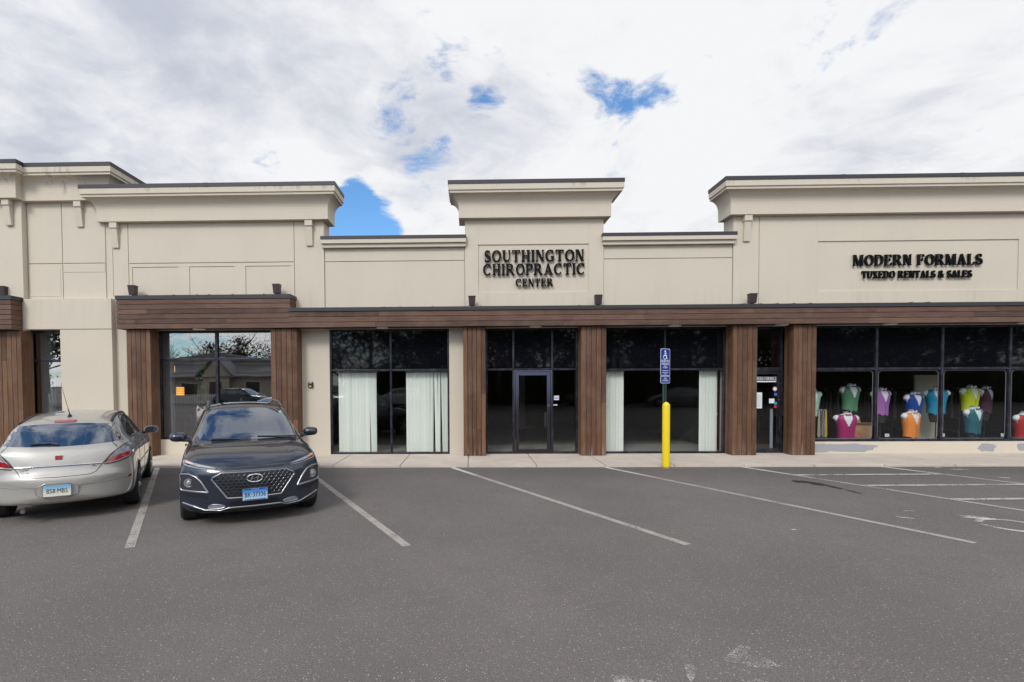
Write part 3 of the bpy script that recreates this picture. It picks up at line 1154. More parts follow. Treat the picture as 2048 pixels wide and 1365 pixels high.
fy = lambda u, v, d: (u, d, v)
for cz, h, words in ((2.29, .60, [('RESERVED', .058, 2.315), ('PARKING', .058, 2.252), ('PERMIT', .030, 2.203), ('REQUIRED', .030, 2.168), ('VIOLATORS WILL', .024, 2.06), ('BE FINED', .024, 2.03)]),
                     (1.905, .16, [('VAN', .042, 1.93), ('ACCESSIBLE', .036, 1.885)])):
    mb = MB()
    mb.prism(rrect(.305, h, .03, 0, cz), -.030, -.0265, fy)
    pl = mb.build('sign_plate', M_swhite, r)
    mb = MB()
    mb.prism(rrect(.287, h - .018, .024, 0, cz), -.0315, -.0302, fy)
    mb.build('face', M_blue, pl)
    for wd, s, z in words:
        mb = MB()
        mb.add_mesh(text_mesh(wd, s * 1.25, .0006, sx=.82), Matrix.Translation((0, -.0322, z)) @ Matrix.Rotation(R(90), 4, 'X'))
        mb.build('lettering', M_swhite, pl)
    if h > .5:
        mb = MB()
        mb.box(-.10, .10, -.033, -.0316, 2.098, 2.108)
        mb.build('rule', M_swhite, pl)
        # person in a wheelchair, leaning forward
        mb = MB()
        mb.prism([(-.008 + .023 * math.cos(a * .4488), 2.530 + .023 * math.sin(a * .4488)) for a in range(14)], -.033, -.0316, fy)
        for p in g_stroke([(-.005, 2.50), (-.022, 2.44), (.035, 2.435)], lambda a, b, t: .028):
            mb.prism(p, -.0331, -.0317, fy)
        for p in g_stroke([(.035, 2.435), (.045, 2.375), (.06, 2.372)], lambda a, b, t: .020):
            mb.prism(p, -.0333, -.0318, fy)
        for p in g_stroke([(-.008, 2.492), (.035, 2.47), (.028, 2.505)], lambda a, b, t: .014):
            mb.prism(p, -.0335, -.0319, fy)
        for p in g_stroke(arc(-.012, 2.405, .048, .048, 120, 380, 18), lambda a, b, t: .015):
            mb.prism(p, -.0337, -.0316, fy)
        mb.build('wheelchair_symbol', M_swhite, pl)

# ================================================================== vertical blinds
M_blind = mat('pale_vinyl_blind', (.80, .84, .78), .55)
t, b = nt(M_blind)
geo = t.new('ShaderNodeNewGeometry')
t.links.new(t.mix(geo.outputs['Random Per Island'], (.70, .75, .69), (.84, .87, .81)), b.inputs['Base Color'])


def blind(x0, x1, label, y=13.16, z0=.075, z1=2.17, n=None, swing=(), cat='blind'):
    r = empty('vertical_blind', ((x0 + x1) / 2, y, z0), label, 'blind', 'vertical blinds in the vacant shop', world_parts=True)
    n = n or int((x1 - x0) / .088)
    mb = MB()
    w = (x1 - x0) / n
    for k in range(n):
        xc = x0 + w * (k + .5)
        a = R(random.uniform(6, 17)) * (1 if random.random() > .15 else -1)
        hw = .056
        lean = 0
        for s in swing:
            if s[0] == k:
                lean, hw = s[1], s[2]
        ca, sa = math.cos(a), math.sin(a)
        ring = []
        for zz, dx in ((z1, 0), (z1 * .6, lean * .35), (z0 + random.uniform(0, .012), lean)):
            pts = []
            for u in (-1, -.5, 0, .5, 1):
                bow = .007 * (1 - u * u)
                pts.append((xc + dx + hw * u * ca + bow * sa, y + hw * u * sa - bow * ca, zz))
            for u in (1, .5, 0, -.5, -1):
                bow = .007 * (1 - u * u) - .002
                pts.append((xc + dx + hw * u * ca + bow * sa, y + hw * u * sa - bow * ca, zz))
            ring.append(pts)
        mb.rings(ring)
    mb.build('slats', M_blind, r)
    mb = MB()
    mb.box(x0 - .03, x1 + .03, y - .02, y + .02, z1 + .002, z1 + .04)
    mb.build('headrail', mat('grey_headrail', (.35, .36, .34), .5), r)


blind(-3.50, -2.52, 'closed pale vertical blind in the left half of the first vacant window', swing=((9, .05, .05),))
blind(-1.71, -.62, 'pale vertical blind with slats swung apart beside the stucco strip', swing=((7, -.02, .035), (8, .03, .045), (9, -.01, .03), (10, .035, .045)))
blind(3.42, 3.97, 'narrow pale vertical blind left of the yellow bollard')
blind(5.94, 6.39, 'narrow pale vertical blind beside the red pipe, right of the parking sign')
mb = MB()
mb.lathe([(.05, .05), (.05, 3.3)], 16, 'z', (6.45, 13.35, 0))
r = mb.build('standpipe', mat('red_pipe_paint', (.42, .025, .02), .45), base=(6.45, 13.35, .05), smooth=50)
tag(r, 'red fire standpipe inside the vacant shop, right of the blind', 'pipe')
mb = MB()
mb.tube([(6.36, 13.28, 1.17), (6.47, 13.27, 1.03)], .011, 6)
mb.build('lever', M_white, r, base=(6.45, 13.35, .05))
# rubbish on the vacant floor
M_yel = mat('yellow_bag', (.42, .36, .06), .7)
mb = MB()
rng = random.Random(3)
pts = [Vector((2.28 + rng.uniform(-.30, .30) * (1 - k / 60), 19.5 + rng.uniform(-.12, .12), .055 + k * .004 + rng.uniform(0, .03))) for k in range(50)]
for p in pts:
    mb.bm.verts.new(p)
bmesh.ops.convex_hull(mb.bm, input=mb.bm.verts)
o = mb.build('yellow_bag', M_yel, base=(2.28, 19.5, .055))
tag(o, 'crumpled yellow bag lying at the foot of the pale column', 'bag')
# papers stuck on the glass and things by the vacant door
M_paper = mat('white_paper', (.74, .76, .78), .6)


def sticker(name, x0, x1, z0, z1, y, mt_, label, cat='sticker', extra=()):
    mb = MB()
    mb.box(x0, x1, y, y + .0015, z0, z1)
    o = mb.build(name, mt_, base=((x0 + x1) / 2, y, z0))
    tag(o, label, cat)
    for i, (a, b, c_, d, m_) in enumerate(extra):
        mb = MB()
        mb.box(a, b, y - .001, y - .0002, c_, d)
        mb.build('print', m_, o, base=((x0 + x1) / 2, y, z0))
    return o


M_red = mat('print_red', (.55, .03, .03), .5)
M_bl2 = mat('print_blue', (.03, .18, .55), .5)
M_grey = mat('print_grey', (.25, .27, .3), .5)
sticker('notice_sticker', 2.135, 2.265, 1.44, 1.55, 12.990, M_paper, 'white notice with red and blue bands beside the vacant shop door', 'sticker',
        ((2.14, 2.26, 1.505, 1.525, M_red), (2.14, 2.26, 1.465, 1.485, M_bl2)))
sticker('label_strip', 2.10, 2.225, 1.30, 1.325, 12.990, M_paper, 'thin white strip stuck beside the lock of the vacant shop door')
sticker('hours_notice', 7.235, 7.475, 1.20, 1.61, 13.016, M_paper, 'tall white printed notice on the left of the formals door glass', 'notice',
        [(7.26, 7.45, 1.24 + .03 * k, 1.246 + .03 * k, M_grey) for k in range(11)])
sticker('door_notice', 7.655, 7.79, 1.33, 1.45, 13.016, M_paper, 'small white card at the right of the formals door glass', 'notice')
sticker('pink_sticker', 7.235, 7.31, 1.985, 2.04, 13.016, mat('pink', (.70, .30, .60), .5), 'small pink sticker at the top left of the formals door glass')
for x, z, m_, rr, lb in ((7.80, 1.70, M_swhite, .055, 'round white and red seal on the formals door, uppermost round sticker'),
                         (7.81, 1.245, M_red, .04, 'small round red sticker below the white card on the formals door'),
                         (7.25, 1.02, M_bl2, .03, 'small round blue sticker low on the left of the formals door glass')):
    mb = MB()
    mb.lathe([(rr, 13.0145), (rr, 13.0165)], 18, 'y', (x, 0, z))
    o = mb.build('round_sticker', m_, base=(x, 13.015, z))
    tag(o, lb, 'sticker', 'round stickers on the formals door')
    if rr > .05:
        mb = MB()
        for p in g_stroke(arc(x, z, .045, .045, 0, 360, 18), lambda a, b, t: .008):
            mb.prism(p, 13.0135, 13.0142, fy)
        mb.build('print', M_red, o, base=(x, 13.015, z))
for x, z, m_, lb in ((7.815, 1.56, M_bl2, 'small square blue sticker on the formals door, the upper one'), (7.82, 1.33, mat('teal', (.03, .30, .45), .5), 'small square teal sticker on the formals door, the lower one')):
    sticker('square_sticker', x - .035, x + .035, z - .035, z + .035, 13.012, m_, lb)
# name in white on the door glass
r = empty('door_lettering', (7.53, 13.016, 1.85), 'white MODERN FORMALS lettering with underline on the door glass', 'lettering', world_parts=True)
mb = MB()
serif_word(mb, 'MODERN FORMALS', 7.235, 7.83, 1.925, 2.01, 13.012, .002)
mb.build('lettering', M_swhite, r)
mb = MB()
mb.box(7.235, 7.83, 13.013, 13.015, 1.875, 1.905)
mb.build('underline', M_swhite, r)
# brushed push bar upright inside that door
mb = MB()
mb.box(7.76, 7.83, 13.14, 13.16, .12, 1.18)
o = mb.build('umbrella_stand', mat('blue_grey_panel', (.26, .32, .38), .5), base=(7.8, 13.15, .12))
tag(o, 'narrow blue grey upright panel behind the formals door glass', 'panel')

# ================================================================== waistcoats on display torsos
M_shirt = mat('white_shirt', (.74, .77, .80), .7)
M_stand = mat('dark_trouser_cloth', (.02, .02, .022), .8)
M_cap = mat('grey_neck_block', (.22, .24, .23), .5)


def torso_ring(z):
    """half width, half depth of a display torso, z 0 hem .. 1 shoulder top"""
    tb = [(0, .195, .120), (.18, .184, .120), (.40, .195, .132), (.62, .222, .145), (.80, .245, .138), (.90, .232, .112), (.96, .175, .088), (1.0, .090, .070)]
    for a, b in zip(tb, tb[1:]):
        if z <= b[0]:
            u = (z - a[0]) / (b[0] - a[0])
            return a[1] + (b[1] - a[1]) * u, a[2] + (b[2] - a[2]) * u
    return tb[-1][1:]


def dressed_torso(x, ztop, y, color, rz, label, h=.62, bow=True):
    floor = .06
    z0 = ztop - .06 - h                                     # hem level
    r = empty('display_torso', (x, y, floor), label, 'mannequin', 'waistcoats on display torsos in the formals window', rz=rz)
    zz = z0 - floor
    nseg, nz = 40, 22
    P_ = lambda a, z, o=0.0: (lambda wd: ((wd[0] + o) * math.copysign(abs(math.cos(a)) ** .85, math.cos(a)), (wd[1] + o) * math.copysign(abs(math.sin(a)) ** .9, math.sin(a)), zz + z * h))(torso_ring(z))
    mb = MB()
    rings = [[P_(2 * math.pi * k / nseg, .07 + .93 * i / nz) for k in range(nseg)] for i in range(nz + 1)]
    mb.rings(rings)
    for s in (-1, 1):                                         # cut-off sleeves
        c0 = Vector((s * .200, 0, zz + .865 * h))
        d = Vector((s * .75, 0, -.66)).normalized()
        sd_ = Vector((0, 1, 0))
        u_ = d.cross(sd_)
        rr = []
        for q, (w1, w2) in ((-.02, (.070, .075)), (.03, (.072, .082)), (.075, (.062, .076)), (.098, (.045, .060)), (.106, (.02, .03))):
            rr.append([c0 + d * q + sd_ * (w1 * math.cos(2 * math.pi * k / 16)) + u_ * (w2 * math.sin(2 * math.pi * k / 16)) for k in range(16)])
        mb.rings(rr)
    # collar
    for s in (-1, 1):
        mb.prism([(s * .01, zz + h * .95), (s * .085, zz + h * .99), (s * .075, zz + h * 1.075), (s * .02, zz + h * 1.03)], -.098, -.078, lambda u, v, d: (u, d, v))
    mb.lathe([(.072, zz + h * .985), (.066, zz + h * 1.05)], 20)
    mb.build('shirt', M_shirt, r, smooth=50)
    mb = MB()
    mb.lathe([(.056, zz + h * 1.04), (.058, zz + h * 1.09), (.045, zz + h * 1.11)], 20)
    mb.build('neck_block', M_cap, r, smooth=40)
    # waistcoat: front and back panels with a V neck, armholes and a pointed hem
    mv = mat('waistcoat_%02d' % len([k for k in MATS if k.startswith('waistcoat')]), color, .55, spec=.4)
    t, b = nt(mv)
    t.links.new(t.noise(t.new('ShaderNodeNewGeometry').outputs['Position'], 90, 2, .5), b.inputs['Roughness'])
    bump(t, b, t.noise(t.new('ShaderNodeNewGeometry').outputs['Position'], 14, 3, .6), .5, .02)
    mb = MB()
    na, nn = 72, 30
    grid = {}

    def keep(a, z):
        ang = math.atan2(math.cos(a), -math.sin(a))            # 0 at front
        fa = abs(ang)
        if z > .965:
            return False
        if fa < 1.2 and z > .50 and fa < (z - .50) * 1.02:     # V neck
            return False
        if z > .60 and 1.28 < fa < 1.28 + min(.55, (z - .60) * 2.6):   # armhole
            return False
        return True
    for i in range(nn + 1):
        for k in range(na):
            a = 2 * math.pi * k / na
            ang = abs(math.atan2(math.cos(a), -math.sin(a)))
            u = i / nn
            low = (-.085 + .085 * abs(ang - .28) / .28 if ang < .56 else 0.0 + .03 * (ang - .56)) if ang < 1.2 else .02
            z = low + (1 - low) * u
            w = torso_ring(max(0, z))
            o = .011
            px = (w[0] + o) * math.copysign(abs(math.cos(a)) ** .85, math.cos(a))
            py = (w[1] + o) * math.copysign(abs(math.sin(a)) ** .9, math.sin(a))
            grid[i, k] = (mb.bm.verts.new((px, py, zz + z * h)), a, z)
    for i in range(nn):
        for k in range(na):
            k2 = (k + 1) % na
            am = 2 * math.pi * (k + .5) / na
            zm = (grid[i, k][2] + grid[i + 1, k2][2]) / 2
            if keep(am, zm):
                mb.bm.faces.new((grid[i, k][0], grid[i, k2][0], grid[i + 1, k2][0], grid[i + 1, k][0]))
    bmesh.ops.delete(mb.bm, geom=[v for v in mb.bm.verts if not v.link_faces], context='VERTS')
    vest = mb.build('waistcoat', mv, r, smooth=60)
    md = vest.modifiers.new('thick', 'SOLIDIFY')
    md.thickness = .006
    mb = MB()
    for q in range(5):                                          # buttons
        zb = zz + h * (.04 + .10 * q)
        w = torso_ring(.04 + .10 * q)
        mb.lathe([(.008, -.004), (.008, .003)], 10, 'y', (.004, -w[1] - .014, zb))
    mb.tube([(0, -torso_ring(u / 10)[1] - .0125, zz + h * u / 10) for u in range(0, 6)], .0022, 5)
    mb.build('button', mat('dark_button', (.05, .05, .05), .4), vest)
    if bow:
        mb = MB()
        for s in (-1, 1):
            mb.prism([(0, zz + h * .975 + .010), (s * .055, zz + h * .975 + .026), (s * .060, zz + h * .975 - .024), (0, zz + h * .975 - .010)], -.118, -.100, lambda u, v, d: (u, d, v))
        mb.box(-.013, .013, -.124, -.098, zz + h * .975 - .014, zz + h * .975 + .014)
        mb.build('bow_tie', mv, r, bevel=.004)
    mb = MB()
    mb.lathe([(.10, 0), (.10, .015), (.016, .02), (.014, max(.05, zz - .02))], 20)
    if zz > .3:
        mb.rings([[(w * math.cos(2 * math.pi * k / 20), w * .62 * math.sin(2 * math.pi * k / 20), q) for k in range(20)] for q, w in ((zz - .24, .11), (zz - .12, .15), (zz + .07, .175))])
    mb.build('stand', M_stand, r, smooth=50)
    return r


SC = dict
for a in ((9.20, 1.70, 13.75, (.36, .60, .46), R(5), 'mint green waistcoat torso half hidden by the wood post'),
          (10.28, 1.82, 13.80, (.085, .22, .125), R(8), 'sage green waistcoat torso in the upper row of the first formals window'),
          (10.00, 1.07, 13.55, (.36, .010, .14), R(-10), 'magenta waistcoat torso in the lower row beside the cardboard box'),
          (11.06, 1.71, 13.75, (.36, .13, .42), R(10), 'lilac waistcoat torso behind the first window mullion'),
          (11.66, 1.12, 13.50, (.86, .27, .045), R(14), 'orange waistcoat torso in the lower row'),
          (11.98, 1.60, 13.80, (.010, .055, .30), R(12), 'royal blue waistcoat torso behind the orange one'),
          (12.58, 1.72, 13.80, (.010, .25, .42), R(-16), 'turquoise waistcoat torso behind the mullion with a pale board behind'),
          (13.32, 1.21, 13.55, (.010, .125, .16), R(14), 'dark teal waistcoat torso in the lower row'),
          (13.62, 1.76, 13.95, (.58, .66, .025), R(8), 'lime yellow waistcoat torso in the upper row'),
          (14.22, 1.73, 14.15, (.085, .02, .05), R(24), 'burgundy waistcoat torso at the back of the third formals window'),
          (14.68, 1.05, 13.6, (.45, .02, .02), R(10), 'red waistcoat torso at the right end of the lower row')):
    dressed_torso(*a, h=.66)

M_card = mat('cardboard', (.36, .23, .12), .8)
r = empty('cardboard_box', (10.48, 13.75, .06), 'open brown cardboard box with red print in the first formals window', 'box', world_parts=True)
mb = MB()
mb.box(10.24, 10.72, 13.58, 13.95, .36, .70)
mb.box(10.26, 10.70, 13.60, 13.93, .06, .36)
mb.build('carton', M_card, r)
mb = MB()
mb.prism([(13.58, .70), (13.50, .78), (13.503, .784), (13.583, .704)], 10.24, 10.72, lambda u, v, d: (d, u, v))
mb.prism([(13.95, .70), (14.02, .86), (14.023, .864), (13.953, .704)], 10.24, 10.72, lambda u, v, d: (d, u, v))
mb.build('flap', M_card, r)
mb = MB()
for p in g_stroke([(10.28, .37), (10.45, .37), (10.45, .55), (10.28, .55), (10.28, .37)], lambda a, b, t: .015) + g_stroke([(10.31, .40), (10.40, .50)], lambda a, b, t: .02) + g_stroke([(10.42, .41), (10.35, .53)], lambda a, b, t: .02):
    mb.prism(p, 13.577, 13.5795, fy)
mb.build('print', M_red, r)
mb = MB()
mb.box(12.50, 13.12, 14.35, 14.40, .06, 2.05)
o = mb.build('display_board', mat('cream_board', (.55, .52, .43), .7), base=(12.8, 14.37, .06))
tag(o, 'tall cream display board standing behind the turquoise waistcoat', 'board')
r = empty('clothes_rack', (12.2, 16.2, .06), 'long metal rack of dark suits hanging at the back of the formals shop', 'clothes rack', world_parts=True)
mb = MB()
mb.tube([(9.2, 16.2, 1.65), (15.5, 16.2, 1.65)], .015, 8)
for x in (9.2, 11.3, 13.4, 15.5):
    mb.tube([(x, 16.2, .06), (x, 16.2, 1.65)], .015, 8)
mb.build('rail', mat('chrome_rail', (.6, .6, .6), .2, 1.0), r)
rng = random.Random(5)
mcl = [mat('suit_%d' % i, c_, .8) for i, c_ in enumerate(((.03, .03, .035), (.06, .05, .05), (.10, .08, .06), (.02, .02, .03), (.16, .16, .17)))]
for i in range(5):
    mb = MB()
    for k in range(i, 52, 5):
        x = 9.35 + k * .117
        hgt = rng.uniform(.8, 1.05)
        w = rng.uniform(.035, .05)
        mb.rings([[(x - w * f, 16.2 - .22 * f2, z), (x + w * f, 16.2 - .22 * f2, z), (x + w * f, 16.2 + .22 * f2, z), (x - w * f, 16.2 + .22 * f2, z)]
                  for z, f, f2 in ((1.62, .3, .2), (1.55, 1, .9), (1.1, .9, .85), (1.62 - hgt, 1.1, 1))])
    mb.build('garment', mcl[i], r)
# neckties on a peg at the left end of the window, and small price cards
r = empty('tie_stand', (9.36, 13.6, .06), 'beige and grey neckties hanging on a slim stand beside the mint waistcoat', 'tie stand', world_parts=True)
mb = MB()
mb.tube([(9.40, 13.62, .06), (9.40, 13.62, 1.12)], .012, 8)
mb.tube([(9.28, 13.62, 1.12), (9.52, 13.62, 1.12)], .010, 8)
mb.build('pole', MATS['chrome_rail'], r)
for x, c_, nm in ((9.33, (.36, .30, .20), 'beige_tie'), (9.44, (.16, .16, .20), 'grey_tie'), (9.51, (.45, .33, .05), 'gold_tie')):
    mb = MB()
    mb.rings([[(x - w, 13.60, z), (x + w, 13.60, z), (x + w, 13.608, z), (x - w, 13.608, z)] for z, w in ((1.13, .016), (1.05, .022), (.45, .042), (.40, .030), (.37, .003))])
    mb.build('necktie', mat(nm, c_, .5), r)
for x, y, z, lb in ((10.92, 13.35, .36, 'small white price card by the lilac waistcoat'), (12.35, 13.35, .36, 'small white price card left of the pale board'), (13.90, 13.35, .36, 'small white price card right of the teal waistcoat')):
    r = empty('price_card', (x, y, .06), lb, 'card', 'price cards in the formals window')
    mb = MB()
    mb.tube([(0, 0, 0), (0, 0, z)], .006, 6)
    mb.lathe([(.05, 0), (.05, .008)], 14)
    mb.build('stem', MATS['chrome_rail'], r)
    mb = MB()
    mb.box(-.055, .055, -.008, -.005, z, z + .08)
    cd = mb.build('card', M_paper, r)
    mb = MB()
    for k in range(3):
        mb.box(-.04, .04, -.0095, -.0082, z + .02 + .018 * k, z + .026 + .018 * k)
    mb.build('print', M_grey, cd)
# glowing pendant lamps in the corner shop
M_glow = mat('amber_lamp_glow', (.7, .35, .06), .6, emis=(1, .45, .07), es=2.2)
for x, y, z0, z1, lb in ((-9.11, 15.0, 2.27, 2.46, 'amber drum pendant lamp, the higher one, behind the corner shop window'),
                         (-8.84, 15.0, 1.56, 1.82, 'amber drum pendant lamp, the lower one, behind the corner shop window')):
    r = empty('pendant_lamp', (x, y, z1), lb, 'lamp', 'amber pendant lamps', world_parts=True)
    mb = MB()
    for k in range(4):
        a = (z1 - z0) / 4
        mb.lathe([(.105, z0 + a * k + .008), (.112, z0 + a * (k + .5)), (.105, z0 + a * (k + 1) - .008)], 20, 'z', (x, y, 0))
    mb.build('lamp_shade', M_glow, r, smooth=50)
    mb = MB()
    mb.tube([(x, y, z1), (x, y, 3.36)], .008, 6)
    mb.build('cord', M_black, r)
r = empty('bar_table', (-8.9, 14.6, .06), 'small dark bar table with slim brass legs in the corner shop', 'table', world_parts=True)
mb = MB()
mb.box(-9.45, -8.35, 14.4, 14.8, 1.02, 1.06)
mb.build('tabletop', M_black, r)
for x in (-9.4, -8.4):
    for y in (14.43, 14.77):
        mb = MB()
        mb.tube([(x, y, .055), (x, y, 1.02)], .012, 6)
        mb.build('leg', mat('brass', (.45, .32, .12), .3, .8), r)

# ================================================================== across the lot, seen mirrored in the glass
M_leaf = mat('dark_foliage', (.030, .052, .014), .6, spec=.3)
t, b = nt(M_leaf)
t.links.new(t.mix(t.new('ShaderNodeNewGeometry').outputs['Random Per Island'], (.018, .034, .010), (.07, .10, .022)), b.inputs['Base Color'])
M_bark = mat('grey_brown_bark', (.10, .075, .055), .9)


def leaf_tree_mesh(seed, hgt=8, rad=3, leaves=2600, bare=False):
    rng = random.Random(seed)
    tb, lb = MB(), MB()
    limbs = []
    tb.tube([(0, 0, 0), (.1, .05, hgt * .25), (0, .1, hgt * .5), (.1, 0, hgt * .85)], [.22, .17, .12, .03], 8)
    for i in range(26 if bare else 12):
        z = hgt * rng.uniform(.22, .75)
        a = rng.uniform(0, 6.28)
        L = rad * rng.uniform(.6, 1.0)
        tip = Vector((math.cos(a) * L, math.sin(a) * L, z + L * rng.uniform(.3, .9)))
        mid_ = Vector((tip.x * .5, tip.y * .5, z + (tip.z - z) * .35))
        tb.tube([(0, 0, z), mid_, tip], [.07, .045, .012], 5)
        limbs.append(tip)
        for j in range(7 if bare else 0):
            q = mid_.lerp(tip, rng.random())
            e_ = q + Vector((rng.uniform(-.8, .8), rng.uniform(-.8, .8), rng.uniform(.2, 1.1)))
            tb.tube([q, e_], [.02, .006], 4)
    if not bare:
        cl = [(t_, rng.uniform(.5, 1.0)) for t_ in limbs] + [(Vector((rng.uniform(-1, 1) * rad * .6, rng.uniform(-1, 1) * rad * .6, hgt * rng.uniform(.3, .98))), rng.uniform(.7, 1.3)) for _ in range(14)]
        for i in range(leaves):
            c_, s_ = rng.choice(cl)
            p = c_ + Vector((rng.gauss(0, 1), rng.gauss(0, 1), rng.gauss(0, .8))) * s_ * rad * .24
            if p.z < .3:
                continue
            n_ = Vector((rng.gauss(0, 1), rng.gauss(0, 1), rng.gauss(0, 1) + .6)).normalized()
            a_ = n_.orthogonal().normalized() * rng.uniform(.07, .16)
            b__ = n_.cross(a_)
            lb.bm.faces.new([lb.bm.verts.new(p + q) for q in (a_, b__ * .6, -a_, -b__ * .6)])
    return tb, lb


M_leaf2 = mat('bright_foliage', (.14, .26, .03), .6, spec=.3)
tb_, lb_ = leaf_tree_mesh(77, 3.2, 1.7, 5200, False)
r = empty('green_shrub', (-14.0, 26.2, 0), 'bright green shrub seen through the back of the corner shop', 'shrub')
tb_.build('trunk', M_bark, r, smooth=60)
lb_.build('crown', M_leaf2, r, recalc=False)
protos = []
for i, (hg, rd, bare) in enumerate(((7.5, 3.2, False), (6.0, 3.0, False), (7.0, 3.0, True))):
    tb, lb = leaf_tree_mesh(i + 3, hg, rd, 5200, bare)
    r = empty('leafy_tree' if not bare else 'bare_tree', (0, 0, 0), 'x', 'tree')
    tb.build('trunk', M_bark, r, smooth=60)
    if not bare:
        lb.build('crown', M_leaf, r, recalc=False)
    protos.append([r, False])


def place_tree(i, x, y, s, rz, label):
    r, used = protos[i]
    if used:
        c_ = r.copy()
        col.objects.link(c_)
        for ch in r.children:
            k = ch.copy()
            col.objects.link(k)
            k.parent = c_
        r = c_
    protos[i][1] = True
    r.location = (x, y, 0)
    r.scale = (s, s, s)
    r.rotation_euler = (0, 0, rz)
    tag(r, label, 'tree', 'trees across the parking lot')



# ================================================================== cars
def paint(name, color, metal=0.0, rough=.35):
    mt = mat(name, color, rough, metal, 1.0)
    t, b = nt(mt)
    fl = t.noise(t.new('ShaderNodeNewGeometry').outputs['Position'], 900, 1, .5)
    c = t.mix(t.smooth(fl, .3, .7), tuple(v * .86 for v in color), tuple(v * 1.12 for v in color))
    t.links.new(c, b.inputs['Base Color'])
    b.inputs['Coat Roughness'].default_value = .015
    return mt


M_tyre = mat('tyre_rubber', (.018, .018, .018), .8)
M_chrome = mat('car_chrome', (.62, .63, .66), .16, 1.0)
M_satin = mat('satin_silver_trim', (.36, .36, .38), .28, .9)
M_cglass = mat('car_window_glass', (.005, .014, .030), .01, spec=.5, coat=1.0)
M_cglass.node_tree.nodes['Principled BSDF'].inputs['IOR'].default_value = 2.3
M_lens = mat('clear_lamp_lens', (.26, .27, .29), .16, .1, 1.0)
M_dlens = mat('dark_lamp_lens', (.03, .03, .035), .06, 0, 1.0)
M_rlens = mat('red_lamp_lens', (.30, .003, .008), .10, 0, 1.0)
M_amber = mat('amber_lens', (.85, .26, .04), .2, 0, .5)
M_trim = mat('black_car_trim', (.010, .010, .012), .45)
M_rim = mat('alloy_rim', (.38, .39, .40), .3, .9)
M_gloss = mat('gloss_black_panel', (.006, .006, .008), .04, coat=1.0)


def hood_sec(x, W, zb, zsh, yh, zh, crown=.035, zmid=.62, bow=0.0, flat=0.0):
    p = [(0, zb), (W * .62, zb), (W - .07, zb + .02), (W - .012, zb + .13), (W, zmid), (W - .012, zsh), (yh + .03, zh - .045), (yh - .05, zh),
         (yh * .62, zh + crown * .6), (yh * .3, zh + crown * .9), (0, zh + crown)]
    return [(x - bow * (y / W) ** 2.6, y, z) for y, z in p]


def cab_sec(x, W, zb, zsh, yb, zb2, yr, zr, crown=.03, zmid=.62, bow=0.0):
    p = [(0, zb), (W * .62, zb), (W - .07, zb + .02), (W - .012, zb + .13), (W, zmid), (W - .012, zsh), (yb, zb2), (yr + .035, zr - .075),
         (yr - .05, zr - .008), (yr * .5, zr + crown * .7), (0, zr + crown)]
    return [(x - bow * (y / W) ** 2.6, y, z) for y, z in p]


